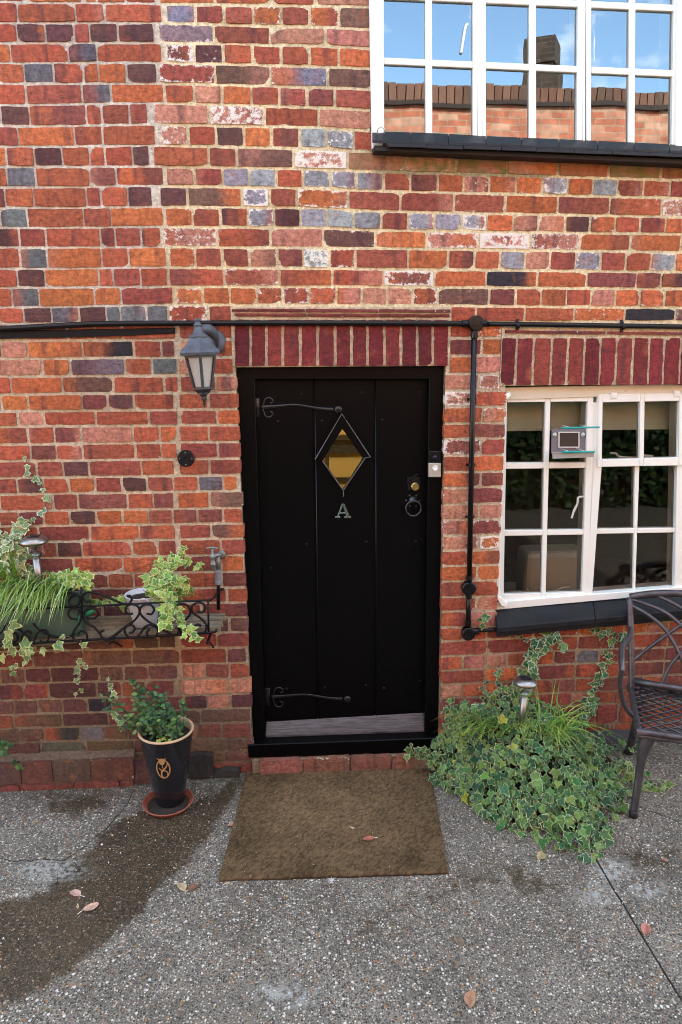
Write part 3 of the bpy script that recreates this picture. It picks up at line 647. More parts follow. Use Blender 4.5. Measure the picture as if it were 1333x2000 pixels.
def soldier(name, joints_top, joints_bot, ytop, ybot, lim, creases):
    b = MB(); b.mat = 1; b.cc = (.66, .56, .38, 1)
    x0, x1, z0, z1 = lim; nx = 40; nn = 8; ids = {}
    for j in range(nn + 1):
        for i in range(nx + 1):
            X = x0 + .002 + (x1 - x0 - .004) * i / nx; Z = z0 + .003 + (z1 - z0 - .004) * j / nn; ids[i, j] = b.V((X, -.0045 + .002 * noise.noise((X * 40, Z * 40, 2)), Z))
    b.sm = True
    for j in range(nn):
        for i in range(nx): b.F(ids[i, j], ids[i + 1, j], ids[i + 1, j + 1], ids[i, j + 1])
    b.sm = False; b.quad((x0 + .002, -.004, z0 + .003), (x0 + .002, .12, z0 + .003), (x1 - .002, .12, z0 + .003), (x1 - .002, -.004, z0 + .003))
    J = .0062
    for k in range(len(joints_top) - 1):
        T0, T1 = W(joints_top[k], ytop), W(joints_top[k + 1], ytop); B0, B1 = W(joints_bot[k], ybot), W(joints_bot[k + 1], ybot)
        b2 = MB(); col = random.choice([(.20, .030, .030), (.175, .026, .028), (.23, .042, .036), (.15, .022, .026), (.28, .06, .042) if k < 3 else (.20, .028, .03)])
        # build upright: swap axes by placing a stretcher rotated a quarter turn
        add_brick(b2, 0, 1, 0, 1, 0, 1, 0, .11, col, rnd(0, .07), 0, prot=.010, rough=1.2)
        Lh = T0.z - B0.z
        base = len(b.v); Wd = T1.x - T0.x
        b2 = MB(); add_brick(b2, 0, Lh - .003, 0, Wd - 2 * J, 0, Wd - 2 * J, 0, .11, col, rnd(0, .08), 0, prot=.010, rough=1.2)
        for (u, y, v), c, m in zip(b2.v, b2.c, b2.m):
            t = u / Lh; X = (B0.x + (T0.x - B0.x) * t) + J + v * ((B1.x - B0.x) + ((T1.x - T0.x) - (B1.x - B0.x)) * t) / Wd
            b.v.append((X, y, B0.z + u + .001)); b.c.append(c); b.m.append(m)
        for f in b2.f: b.f.append(tuple(q + base for q in f[::-1])); b.mi.append(0); b.smooth.append(True)
    for (xa, ya, xb, yb, th) in creases:
        A, B = W(xa, ya), W(xb, yb); n = 3
        for k in range(n):
            u0, u1 = k / n, (k + 1) / n; p0, p1 = A.lerp(B, u0), A.lerp(B, u1)
            add_brick(b, p0.x + .003, p1.x - .002, p0.z - th, p0.z, p1.z - th, p1.z, 0, .05, (.20, .045, .038), rnd(0, .2), 0, prot=.014, rough=.8)
    return b.build(name, [M_BRICK, M_MORT], house)
jt = [457, 490, 521, 553, 587, 621, 655, 687, 718, 751, 783, 815, 845, 877]
soldier('door_lintel', jt, jt, 624, 715, LINT, [(452, 603, 880, 605, .012), (458, 612, 878, 614, .012)])
jw = [978, 1008.5, 1042, 1077, 1108.5, 1141, 1172, 1203.5, 1235.5, 1267, 1296, 1328, 1361, 1393, 1425, 1457, 1489, 1521, 1553]
soldier('window_lintel', [x + 1 for x in jw], [x - 3 for x in jw], 660, 752, WLINT, [(985, 645, 1560, 652, .012)])
# plinth at the foot of the wall on the left, the dark rubble brick beside the pot and the dark plinth on the right
def plinth():
    b = MB(); x = -2.7
    zt = WZ(120, 1487, -.055); ids = []
    b.mat = 1; b.cc = (.20, .15, .11, 1)
    xe = WX(262, 1520, -.055)
    b.hexa([(-2.7, -.05, -.08), (xe, -.05, -.08), (xe, -.05, zt - .008), (-2.7, -.05, zt - .008)], [(-2.7, .0, -.08), (xe, .0, -.08), (xe, .0, zt + .022), (-2.7, .0, zt + .022)])
    while x < xe:
        w0 = min(rnd(.14, .25), xe - x); c = random.choice([(.12, .055, .05), (.10, .055, .055), (.15, .06, .05), (.11, .07, .065)])
        add_brick(b, x, x + w0, .027, zt, .027, zt, PLINTH_Y, .03, c, rnd(0, .1), .2, rough=1.2, prot=.001); x += w0 + .008
    x = -2.6
    while x < xe - .02:
        w0 = min(rnd(.2, .3), xe - x); add_brick(b, x, x + w0, -.03, .022, -.03, .022, PLINTH_Y - .012, .03, (.18, .05, .04), .05, .1, rough=2.4); x += w0 + .006
    for (xa, xb, ya, yb, c, yy) in ((240, 300, 1487, 1528, (.15, .075, .085), -.03), (368, 416, 1475, 1516, (.018, .018, .022), -.035), (418, 470, 1502, 1514, (.03, .028, .03), -.03), (265, 330, 1500, 1540, (.12, .05, .05), -.05)):
        A, B = W(xa, yb, yy), W(xb, ya, yy); add_brick(b, A.x, B.x, A.z - .01, B.z, A.z - .01, B.z, yy, .04, c, .04, .1, rough=3, prot=.01)
    # fillet of dirt where the wall meets the yard
    b.build('plinth', [M_BRICK, M_MORT], house)
    b = MB(); b.mat = 0; b.sm = True; n = 60; A = []
    x0, x1 = .70, 3.4
    for i in range(n + 1):
        x = x0 + (x1 - x0) * i / n; g = gz(x, -.03); t = g + .045 + .012 * noise.noise((x * 6, 0, 0))
        A.append([b.V(p) for p in ((x, -.045 + .012 * noise.noise((x * 9, 1, 0)), g - .03), (x, -.04, t), (x, .004, t + .012))])
    for i in range(n):
        for k in range(2): b.F(A[i][k], A[i + 1][k], A[i + 1][k + 1], A[i][k + 1])
    b.build('damp_course', mat('tarred_plinth', (.03, .028, .03), .7, bump=(30, 1), dirt=((.09, .08, .06), .6, 20)), house)
plinth()
# timber beam end in the wall at left, under the pipe
b = MB(); b.pq([(-120, 648), (342, 640), (342, 651), (262, 655), (130, 659), (-120, 664)], -.012, .03, .003); b.build('timber_beam', M_TIMBER, house)
# upper storey above the modelled courses, side walls and roof
b = MB(); b.box(-2.72, 3.42, .003, .25, 4.45, 6.3); b.box(-2.72, -2.5, .25, 6, -.2, 6.3); b.box(3.2, 3.42, .25, 6, -.2, 6.3)
b.build('upper_wall', M_FARB, house)
b = MB(); b.hexa([(-3, -.35, 6.22), (3.7, -.35, 6.22), (3.7, -.35, 6.34), (-3, -.35, 6.34)], [(-3, 4, 8.6), (3.7, 4, 8.6), (3.7, 4, 8.72), (-3, 4, 8.72)])
b.build('roof', mat('roof_tile', (.14, .07, .05), .85, var=.3, vscale=8, bump=(8, 1)), house)
# ------------------------------------------------------------------ door
YF, YD = .035, .085     # faces of the frame and of the door
b = MB()
b.pq([(459, 712), (497, 712), (520, 1482), (490, 1482)], YF, .16, .003)
b.pq([(839, 712), (870, 712), (861, 1482), (830, 1476)], YF + .001, .16, .003)
b.pq([(490, 712), (845, 712), (842, 741), (495, 741)], YF + .0005, .16, .003)
b.pq([(484, 1455), (862, 1441), (861, 1472), (486, 1481)], YF - .045, .16, .004)
b.build('door_frame', M_BLACK, house)
b = MB(); xs = [(496, 519), (612, 622), (731, 733), (842, 838)]
for k in range(3):
    (a0, a1), (c0, c1) = xs[k], xs[k + 1]
    g = 1.6
    if k == 1:
        # the middle board is cut round the diamond light
        top = [(a0 + g, 739), (c0 - g, 739), (c0 - g, 893), (710, 895), (669, 838), (631, 898), (a0 + g + 1, 898)]
        bot = [(a0 + g + 1, 898), (631, 898), (671, 957), (710, 895), (c0 - g, 893), (c1 - g, 1450), (a1 + g, 1455)]
        fr = [W(*p, YD) for p in top]; bk = [Vector((p.x, YD + .035, p.z)) for p in fr]; b.hexa(fr, bk)
        fr = [W(*p, YD) for p in bot]; bk = [Vector((p.x, YD + .035, p.z)) for p in fr]; b.hexa(fr, bk)
    else: b.pq([(a0 + g, 739), (c0 - g, 739), (c1 - g, 1450), (a1 + g, 1455)], YD, YD + .035, .0025)
for (c0, c1) in xs[1:3]:      # bead beside each joint
    b.pq([(c0 - 3, 728), (c0 + 3, 728), (c1 + 3, 1440), (c1 - 3, 1440)], YD + .006, YD + .03)
door = b.build('door', M_BLACK, house)
for (c0, c1) in xs[1:3]:
    b = MB(); b.tube([W(c0 + 3, 741, YD + .001), W(c1 + 3, 1450, YD + .001)], .0026, 6); b.build('bead', mat('glossy_bead', (.004, .004, .005), .25, spec=.3), door, smooth=True)
# diamond light
b = MB(); YG = YD - .012
def strip(pts, w0, yf, yb, mbx=b):        # a moulding along a pixel polyline, w0 metres wide, inside the line
    P = [W(x, y, yf) for x, y in pts]
    for a, c in zip(P, P[1:]):
        t = (c - a).normalized(); n = Vector((t.z, 0, -t.x)); a2, c2 = a + n * w0, c + n * w0
        mbx.hexa([a, c, c2, a2], [Vector((p.x, yb, p.z)) for p in (a, c, c2, a2)])
b.hexa([W(*p, YG - .014) for p in ((616, 897), (668, 808), (669, 838), (632, 898))], [W(*p, YD + .002) for p in ((616, 897), (668, 809), (669, 838), (632, 898))])
b.hexa([W(*p, YG - .014) for p in ((668, 808), (724, 893), (709, 895), (669, 838))], [W(*p, YD + .002) for p in ((668, 809), (723, 893), (709, 895), (669, 838))])
for a_, c_ in (((629, 900), (671, 959)), ((671, 959), (713, 897)), ((630, 897), (669, 836)), ((669, 836), (712, 895))): b.tube([W(*a_, YG), W(*c_, YG)], .0032, 6)
b.build('diamond_frame', M_BLACK, door)
M_EDGE = mat('worn_edge_highlight', (.16, .18, .19), .3, metal=.3, dirt=((.01, .01, .01), .56, 40))  # lighter colour on the worn edges paints in their silver highlights
b = MB(); b.tube([W(616, 897, YG - .017), W(668, 808, YG - .017), W(724, 893, YG - .017), W(711, 895, YG - .014)], .0026, 6); b.tube([W(630, 900, YG - .004), W(671, 958, YG - .004), W(712, 897, YG - .004)], .0024, 6); b.tube([W(671, 957, YG), W(671, 970, YG)], .002, 6)
b.build('edge_bead', M_EDGE, door)
b = MB(); b.hexa([W(*p, YD + .012) for p in ((633, 898), (671, 955), (709, 895), (669, 840))], [W(*p, YD + .016) for p in ((633, 898), (671, 955), (709, 895), (669, 840))])
b.build('pane', M_GLASS, door)
M_WB = mat('worn_painted_board', (.075, .076, .082), .55, var=.75, vscale=1, bump=(60, .6), dirt=((.015, .014, .014), .60, 1))
for n_ in [q for q in M_WB.node_tree.nodes if q.type == 'TEX_NOISE'][:2]:      # weathering runs along the grain of the board
    mp_ = N(M_WB.node_tree, 'ShaderNodeMapping'); mp_.inputs['Scale'].default_value = (9, 160, 160)
    tc_ = [q for q in M_WB.node_tree.nodes if q.type == 'TEX_COORD'][0]; M_WB.node_tree.links.new(tc_.outputs['Object'], mp_.inputs[0]); M_WB.node_tree.links.new(mp_.outputs[0], n_.inputs['Vector'])
# serif letter A
b = MB(); yl = YD - .005
for poly in ([(668.5, 984), (672, 984), (661, 1010), (658.8, 1010)], [(669.3, 984), (673, 984), (684, 1010), (677, 1010)], [(664, 1001.3), (675, 1001.3), (675, 1003.6), (663, 1003.6)], [(655, 1009), (665, 1009), (665, 1012), (655, 1012)], [(673, 1009), (686, 1009), (686, 1012), (673, 1012)]):
    b.pq(poly, yl, YD + .001, .0006)
b.build('letter_a', M_CHROME, door)
# strap hinges
M_HINGE = mat('worn_black_iron', (.012, .012, .014), .25, metal=.3, spec=.6, bump=(80, .3), dirt=((.12, .12, .12), .62, 60))
def hinge(y, x0, x1, oy, sc_=1.0):
    b = MB(); yy = YD - .004
    P = [W(x0 + 12, y, yy), W(x0 + (x1 - x0) * .3, y - 3, yy), W(x0 + (x1 - x0) * .5, y - 5, yy), W(x0 + (x1 - x0) * .78, y + 2, yy), W(x1 - 10, y + 4, yy)]
    P = smooth_path(P, 4); rr = [.011 - .005 * math.sin(math.pi * i / (len(P) - 1)) for i in range(len(P))]
    b.tube(P, rr, 8, flat=.35)
    b.lathe([(.019, 0), (.019, .005), (.012, .008), (.004, .009)], W(x1, y + 4, YD), 16, YAXN)
    for s in (-1, 1):
        P = [(x0 + 14, y), (x0 + 18, y + s * 7), (x0 + 20, y + s * 14), (x0 + 26, y + s * 19), (x0 + 34, y + s * 17), (x0 + 36, y + s * 11), (x0 + 31, y + s * 8)]
        b.tube(smooth_path([W(a, c * sc_ + y * (1 - sc_), yy) for a, c in P], 4), .0045, 8, flat=.5)
    b.pq([(x0, y - 18), (x0 + 10, y - 18), (x0 + 10, y + 18), (x0, y + 18)], YD - .005, YD + .002, .001)
    o = b.build('strap_hinge', M_HINGE, door, smooth=True); return o
hinge(796, 497, 661, 0); hinge(1362, 517, 679, 0)
for x, y in ((589, 770), (706, 767), (820, 766), (543, 823), (629, 822), (747, 820), (599, 1063), (716, 1058), (812, 1057), (530, 1110), (715, 1338), (635, 1342), (560, 1345), (820, 1330), (750, 1344)):
    b = MB(); b.lathe([(.0065, 0), (.0055, .003), (.002, .0045)], W(x, y, YD), 10, YAXN); b.build('stud', M_IRON, door, smooth=True)
b = MB(); b.hexa([W(*p, YD - .03) for p in ((517, 1449), (832, 1441), (829, 1425), (519, 1436))], [W(*p, YD + .001) for p in ((517, 1455), (832, 1447), (828, 1391), (521, 1409))])
b.build('weatherboard', M_WB, door, bevel=.002)
b = MB(); b.pq([(796, 932), (822, 932), (821, 958), (797, 958)], YD - .003, YD + .002, .001); b.build('lock_plate', M_IRON, door)
b = MB(); b.lathe([(.019, 0), (.019, .012), (.016, .015), (.010, .015), (.0098, .012), (.0, .012)], W(811, 950, YD - .003), 20, YAXN); b.pq([(809.7, 947), (812, 947), (812, 954), (809.7, 954)], YD - .0165, YD - .01); b.build('lock_cylinder', M_BRASS, door, smooth=False)
b = MB(); b.tube(smooth_path([W(800, 946, YD - .02), W(803, 936, YD - .04), W(812, 928, YD - .045), W(822, 927, YD - .03), W(824, 934, YD - .01)]), .003, 6); b.build('pull_loop', M_IRON, door, smooth=True)
b = MB(); c0 = W(808, 993, YD - .018)
b.tube([c0 + Vector((.036 * math.cos(t), -.002, .036 * math.sin(t))) for t in [6.2832 * i / 28 for i in range(29)]], [.0042 + .0014 * (i % 2) for i in range(29)], 8, cap=False)
b.lathe([(.022, 0), (.020, .006), (.010, .012), (.004, .02)], W(807, 977, YD), 12, YAXN)
for k in range(6): b.lathe([(.007, 0), (.005, .006), (.001, .008)], W(807 + 13 * math.cos(k * 1.05), 978 + 12 * math.sin(k * 1.05), YD), 8, YAXN)
b.build('ring_knocker', mat('burnished_iron', (.05, .05, .055), .28, metal=.7), door, smooth=True)
# threshold of worn bricks
b = MB(); x = WX(508, 1490, -.03); xe = WX(806, 1480, -.03)
while x < xe - .03:
    w0 = min(rnd(.2, .235), xe - x); z = gz(x, -.03)
    add_brick(b, x, x + w0 - .01, z - .01, WZ(650, 1481, -.035) , z - .01, WZ(650, 1480, -.035), -.035, .06, (.27, .11, .08), .10, .12, rough=2); x += w0
b.mat = 1; b.cc = (.28, .22, .15, 1); zt = WZ(650, 1481, -.035); b.sm = False
b.box(WX(494, 1490), WX(862, 1480), -.025, .15, -.05, zt - .003)
b.build('threshold', [M_BRICK, M_MORT], house)
# ------------------------------------------------------------------ lower window
YW = .045
b = MB()
b.pq([(973, 757), (1700, 742), (1700, 768), (1169, 769), (1169, 775), (984, 780), (975, 784)], YW - .012, .12, .002)          # head (weathered)
head = b.build('window', M_CREAM, house)
b = MB()
b.pq([(973, 783), (986, 783), (976, 1176), (965, 1192)], YW - .010, .12, .003)                              # left jamb
b.pq([(1168, 770), (1176, 768), (1176, 905), (1157, 1170), (1146, 1172)], YW - .006, .12, .002)             # central post
b.pq([(1148, 786), (1169, 786), (1157, 1170), (1137, 1172)], YW - .001, .12, .002)
b.pq([(966, 1176), (1560, 1128), (1562, 1144), (1330, 1160), (1220, 1168), (965, 1192)], YW - .022, .12, .003)  # bottom rail
b.pq([(1326, 770), (1352, 769), (1340, 1150), (1318, 1152)], YW - .006, .12, .002)
b.build('frame', M_WHITE, head)
def sash(cols, rows, outer, yf, name):
    """cols: x of each glass column at top/bottom; rows: y of each glass row at left/right. Everything as pixels."""
    b = MB(); (ox0t, ox0b, ox1t, ox1b), (oy0l, oy0r, oy1l, oy1r) = outer
    def xl(v, y): t = (y - oy0l) / (oy1l - oy0l); return v[0] + (v[1] - v[0]) * t
    def yl(v, x): t = (x - ox0t) / (ox1t - ox0t); return v[0] + (v[1] - v[0]) * t
    def pt(xv, yv):
        x = xv[0]; y = yv[0]
        for _ in range(4): x = xl(xv, y); y = yl(yv, x)
        return (x, y)
    X = [(ox0t, ox0b)] + [q for c in cols for q in ((c[0], c[1]), (c[2], c[3]))] + [(ox1t, ox1b)]
    Y = [(oy0l, oy0r)] + [q for r_ in rows for q in ((r_[0], r_[1]), (r_[2], r_[3]))] + [(oy1l, oy1r)]
    # stiles and vertical bars run full height, rails and horizontal bars between them
    for k in range(0, len(X), 2):
        th = yf if k in (0, len(X) - 2) else yf + .004
        b.pq([pt(X[k], Y[0]), pt(X[k + 1], Y[0]), pt(X[k + 1], Y[-1]), pt(X[k], Y[-1])], th, yf + .04, .0022)
    for k in range(1, len(X) - 1, 2):
        for j in range(0, len(Y), 2):
            th = yf + .0005 if j in (0, len(Y) - 2) else yf + .0045
            b.pq([pt(X[k], Y[j]), pt(X[k + 1], Y[j]), pt(X[k + 1], Y[j + 1]), pt(X[k], Y[j + 1])], th, yf + .04, .0022)
    s = b.build(name, M_WHITE, None); panes = []
    for k in range(1, len(X) - 1, 2):
        for j in range(1, len(Y) - 1, 2): panes.append([pt(X[k], Y[j]), pt(X[k + 1], Y[j]), pt(X[k + 1], Y[j + 1]), pt(X[k], Y[j + 1])])
    return s, panes
def put_panes(panes, y, parent, m, tilt=0.0):
    for P in panes:
        q = [W(x, yy, y) for x, yy in P]; cx = sum((p.x for p in q)) / 4; cz = sum((p.z for p in q)) / 4; tx, tz = rnd(-tilt, tilt), rnd(-tilt, tilt); b = MB()
        fr = [Vector((cx + (p.x - cx) * 1.03, y + (p.x - cx) * tx + (p.z - cz) * tz, cz + (p.z - cz) * 1.02)) for p in q]
        b.hexa(fr, [p + Vector((0, .003, 0)) for p in fr]) if m is M_CLEAR else b.quad(*fr[::-1])
        b.build('pane', m, parent)
YS = YW - .004
s1, pn = sash([(991, 984, 1066, 1058), (1076, 1066, 1149, 1137)], [(786, 784, 904, 903), (916, 914, 1036, 1034), (1047, 1044, 1161, 1156)], ((983, 975, 1160, 1150), (777, 774, 1174, 1170)), YS, 'casement')
s1.parent = head; put_panes(pn, YS + .022, head, M_GLASS)
s2, pn = sash([(1178, 1176, 1251, 1250), (1260, 1258, 1328, 1326)], [(786, 783, 898, 893)], ((1170, 1168, 1338, 1336), (770, 768, 912, 909)), YS - .012, 'fanlight')
s2.parent = head; put_panes(pn, YS + .012, head, M_GLASS)
s3, pn = sash([(1161, 1156, 1241, 1237), (1250, 1241, 1326, 1318)], [(905, 903, 1033, 1031), (1043, 1040, 1158, 1150)], ((1158, 1153, 1330, 1322), (900, 898, 1166, 1160)), YS + .006, 'fixed_light')
s3.parent = head; put_panes(pn, YS + .024, head, M_GLASS)
s4, pn = sash([(1362, 1352, 1440, 1430), (1450, 1439, 1530, 1519)], [(780, 778, 898, 893), (907, 902, 1026, 1019), (1036, 1029, 1146, 1134)], ((1352, 1340, 1545, 1534), (768, 765, 1160, 1150)), YS, 'casement')
s4.parent = head; put_panes(pn, YS + .022, head, M_GLASS)
# window furniture
def small(name, parts, m, parent, smooth=True):
    b = MB()
    for pts, r in parts: b.tube(smooth_path([W(x, y, yy) for x, y, yy in pts], 4), r, 7)
    return b.build(name, m, parent, smooth=smooth)
small('stay', [([(999, 1157, .085), (1040, 1156, .085), (1085, 1153, .085), (1100, 1147, .08), (1112, 1147, .08)], .005), ([(998, 1158, .085), (1018, 1156, .085)], .009), ([(1030, 1150, .085), (1034, 1158, .085)], .004)], M_DIRTW, head)
small('stay', [([(1192, 885, .075), (1204, 886, .075), (1211, 892, .075), (1245, 894, .075)], .005), ([(1258, 890, .075), (1275, 892, .075)], .008)], M_DIRTW, head)
b = MB(); b.pq([(1137, 945), (1144, 945), (1144, 965), (1137, 965)], .072, .085); b.tube(smooth_path([W(1140, 970, .06), W(1130, 972, .055), W(1128, 984, .055), W(1121, 999, .055), W(1117, 1012, .055)]), [.005] * 12 + [.006] * 4 + [.005] * 1, 7); b.build('latch', M_DIRTW, head)
for x, y in ((1200, 773), (1324, 769)):
    b = MB(); b.pq([(x - 6, y - 6), (x + 6, y - 6), (x + 5, y + 6), (x - 6, y + 6)], YW - .022, YW - .008, .002); b.pq([(x - 2, y - 1), (x + 2, y - 1), (x + 2, y + 2), (x - 2, y + 2)], YW - .026, YW - .02); b.build('clip', M_WHITE, head)
for (pts) in ([(984, 770), (996, 766), (999, 772), (992, 777), (983, 786), (979, 784)], [(973, 1164), (979, 1166), (993, 1180), (990, 1187), (980, 1184), (972, 1170)]):
    b = MB(); b.pq(pts, YW - .045, YW - .012, .003); b.build('hinge', M_WHITE, head)
# sloping dark sill under it
b = MB()
f0, f1 = W(972, 1226, -.075), W(1600, 1168, -.075); k0, k1 = W(966, 1190, .03), W(1600, 1139, .03); th = .026
segs = [0, .30, .62, 1]
for a_, c_ in zip(segs, segs[1:]):
    A, B, Cc, Dd = f0.lerp(f1, a_), f0.lerp(f1, c_), k0.lerp(k1, c_), k0.lerp(k1, a_)
    e = Vector((.0012, 0, 0)); zo = Vector((0, 0, rnd(-.002, .002)))
    b.hexa([A + e + zo, B - e + zo, Cc - e, Dd + e], [p - Vector((0, 0, th)) for p in (A + e + zo, B - e + zo, Cc - e, Dd + e)])
b.hexa([f0 + Vector((.004, .02, -th - .001)), f1 + Vector((0, .02, -th - .001)), k1 + Vector((0, 0, -th - .001)), k0 + Vector((.004, 0, -th - .001))], [f0 + Vector((.004, .02, -th - .03)), f1 + Vector((0, .02, -th - .03)), k1 + Vector((0, 0, -th - .03)), k0 + Vector((.004, 0, -th - .03))])
b.build('window_sill', M_SLATE, house, bevel=.002)
# ------------------------------------------------------------------ upper window
YU = -.012
b = MB()
b.pq([(716, -330), (750, -330), (750, 290), (727, 290)], YU - .01, .12, .003)
b.pq([(750, 276), (1500, 318), (1500, 330), (750, 290)], YU - .004, .12)
b.pq([(931, -330), (943, -330), (943, 292), (934, 292)], YU - .003, .12, .002)
b.pq([(1136, -330), (1146, -330), (1143, 300), (1139, 300)], YU - .003, .12, .002)
b.pq([(1326, -330), (1350, -330), (1343, 310), (1320, 310)], YU - .01, .12, .003)
up = b.build('window', M_WHITE, house)
def usash(x0, x1, g0, g1, g2, g3, yb, nm):
    # yb(x): y of the horizontal bar; rows above the frame are never in view
    rows = []
    for t in (-1, 0, 1):
        ya, yc = (yb(x0) - 150 + t * 122 + 28, yb(x1) - 150 + t * 122 + 28)
    y0l, y0r = yb(x0), yb(x1)
    rows = [(y0l - 250, y0r - 250, y0l - 134, y0r - 134), (y0l - 121, y0r - 121, y0l - 6, y0r - 6), (y0l + 7, y0r + 7, y0l + 150, y0r + 154)]
    s, pn = sash([(g0[0], g0[1], g1[0], g1[1]), (g2[0], g2[1], g3[0], g3[1])], rows, ((x0, x0 + 1, x1, x1 - 1), (y0l - 300, y0r - 300, y0l + 168, y0r + 172)), YU, nm)
    s.parent = up; put_panes(pn, YU + .018, up, M_GLASSU, .0035)
yb = lambda x: 118 + (x - 750) * (25 / 570)
usash(743, 934, (749, 751), (831, 832), (844, 845), (925, 924), yb, 'casement')
usash(942, 1139, (949, 950), (1035, 1034), (1047, 1048), (1131, 1127), yb, 'casement')
usash(1145, 1328, (1156, 1155), (1231, 1228), (1243, 1240), (1320, 1312), yb, 'casement')
usash(1349, 1530, (1357, 1352), (1435, 1432), (1447, 1443), (1522, 1517), yb, 'casement')
small('latch', [([(921, 12, .03), (918, 40, .03)], .008), ([(917, 46, .02), (910, 52, .0), (905, 80, .0), (901, 104, .0)], .0055)], M_WHITE, up)
small('latch', [([(1160, 28, .03), (1160, 48, .03)], .008), ([(1160, 58, .02), (1161, 75, .01), (1160, 98, .01), (1161, 120, .01)], .0045)], M_WHITE, up)
# black tiled sill of the upper window, sagging a little
b = MB(); topb = [(727, 256), (840, 259), (960, 266), (1080, 271), (1200, 276), (1333, 283), (1460, 292), (1560, 300)]; k = 0
fr_y = {727: 274, 840: 277, 960: 281, 1080: 285, 1200: 289, 1333: 295, 1460: 305, 1560: 314}
x = 727
def itp(tab, x):
    for (a, ya), (c, yc) in zip(tab, tab[1:]):
        if a <= x <= c: return ya + (yc - ya) * (x - a) / (c - a)
    return tab[-1][1]
ft = sorted(fr_y.items())
while x < 1540:
    x2 = min(x + rnd(68, 76), 1555); e = rnd(-1, 1)
    for lay in (0, 1):
        ox = 0 if lay == 0 else 30
        xa, xb_ = x + ox, x2 + ox
        if lay == 1 and xb_ > 1555: continue
        dz = Vector((0, 0, -.013 * lay)); y_front = -.085 - .012 * lay
        A, B = W(xa + .5, itp(ft, xa) + e, y_front) + dz, W(xb_ - .5, itp(ft, xb_) + e, y_front) + dz
        Cc, Dd = W(xb_ - .5, itp(topb, xb_), -.01) + dz, W(xa + .5, itp(topb, xa), -.01) + dz
        b.hexa([A, B, Cc, Dd], [p - Vector((0, 0, .011)) for p in (A, B, Cc, Dd)])
    x = x2
A, B = W(731, 285, -.07), W(1555, 320, -.07)
b.hexa([A, B, B + Vector((0, .08, .0)), A + Vector((0, .08, 0))], [p - Vector((0, 0, .018)) for p in (A, B, B + Vector((0, .08, .0)), A + Vector((0, .08, 0)))])
b.build('window_sill', M_SLATE, house, bevel=.0015)
b = MB(); b.sm = True; n = 80; rows_ = []
for i in range(n + 1):
    px = 733 + (1560 - 733) * i / n; yy0 = 290 + (px - 733) * .032
    rows_.append([b.V(W(px, yy0 - 6, -.035)), b.V(W(px, yy0 + 10 + 5 * noise.noise((px * .03, 0, 0)), -.012 + .006 * noise.noise((px * .05, 1, 0)))), b.V(W(px, yy0 + 17 + 6 * noise.noise((px * .04, 3, 0)), .006))])
for i in range(n):
    for k in range(2): b.F(rows_[i][k + 1], rows_[i + 1][k + 1], rows_[i + 1][k], rows_[i][k])
b.build('mortar_fillet', mat('mossy_mortar', (.13, .12, .06), .95, var=.5, vscale=30, bump=(40, 1)), house)
b = MB(); b.tube(smooth_path([W(738, 262, -.03), W(738, 253, -.05), W(745, 248, -.06), W(751, 252, -.06), W(751, 262, -.03)]), .003, 6); b.build('hook', M_WHITE, up, smooth=True)
# ------------------------------------------------------------------ rooms behind the openings
def room(name, x0, x1, y0, y1, z0, z1, wallm, back=True):
    b = MB(); b.mat = 0
    if back: b.quad((x0, y1, z0), (x1, y1, z0), (x1, y1, z1), (x0, y1, z1))
    b.quad((x0, y0, z0), (x0, y1, z0), (x0, y1, z1), (x0, y0, z1)); b.quad((x1, y1, z0), (x1, y0, z0), (x1, y0, z1), (x1, y1, z1))
    b.mat = 1; b.quad((x0, y0, z0), (x1, y0, z0), (x1, y1, z0), (x0, y1, z0)); b.mat = 0; b.quad((x0, y1, z1), (x1, y1, z1), (x1, y0, z1), (x0, y0, z1))
    # inner face of the front wall either side of nothing: closes the room round the opening
    return b.build(name, [wallm, M_CARPET], house)
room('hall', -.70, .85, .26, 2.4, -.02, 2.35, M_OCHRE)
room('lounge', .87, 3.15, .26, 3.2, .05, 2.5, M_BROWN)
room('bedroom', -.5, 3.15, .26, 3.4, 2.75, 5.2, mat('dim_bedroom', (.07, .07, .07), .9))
b = MB()
b.box(-.70, -.252, .25, .262, -.02, 2.35); b.box(.69, .85, .25, .262, -.02, 2.35); b.box(-.252, .69, .25, .262, DZ1 + .02, 2.35)
b.box(.87, WX0 - .004, .25, .262, .05, 2.5); b.box(WX0 - .004, 3.15, .25, .262, .05, WZ0 - .01); b.box(WX0 - .004, 3.15, .25, .262, WZ1 + .02, 2.5); b.box(3.0, 3.15, .25, .262, WZ0 - .01, WZ1 + .02)
b.box(-.5, UX0, .25, .262, 2.75, 5.2); b.box(UX0, 3.15, .25, .262, UZ0 + 1.36, 5.2)
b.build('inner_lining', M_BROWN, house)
for bx in ((-.68, .83, 2.33, 2.397, WZ(670, 884, 2.35), WZ(670, 868, 2.35)), (-.68, .83, 2.3, 2.396, WZ(670, 858, 2.35), WZ(670, 850, 2.35)), (-.68, .83, 2.36, 2.396, WZ(670, 940, 2.35), WZ(670, 934, 2.35)), (WX(636, 900, 2.3), WX(642, 900, 2.3), 2.2, 2.3, -.02, 2.3)):
    b = MB(); b.box(*bx); b.build('hall_beam', M_DARKW, house)
t = thing('ceiling_lamp', 'warm lamp glowing inside the hall behind the diamond light', 'lamp', (.35, 1.2, 2.2))
b = MB(); b.lathe([(.01, .13), (.05, .09), (.075, .0), (.05, -.06), (.0, -.075)], (.35, 1.2, 2.2), 16)
me = bpy.data.materials.new('lit_shade'); me.use_nodes = True; me.node_tree.nodes['Principled BSDF'].inputs['Emission Color'].default_value = (1, .7, .35, 1); me.node_tree.nodes['Principled BSDF'].inputs['Emission Strength'].default_value = 3
b.build('lamp_shade', me, t, smooth=True)
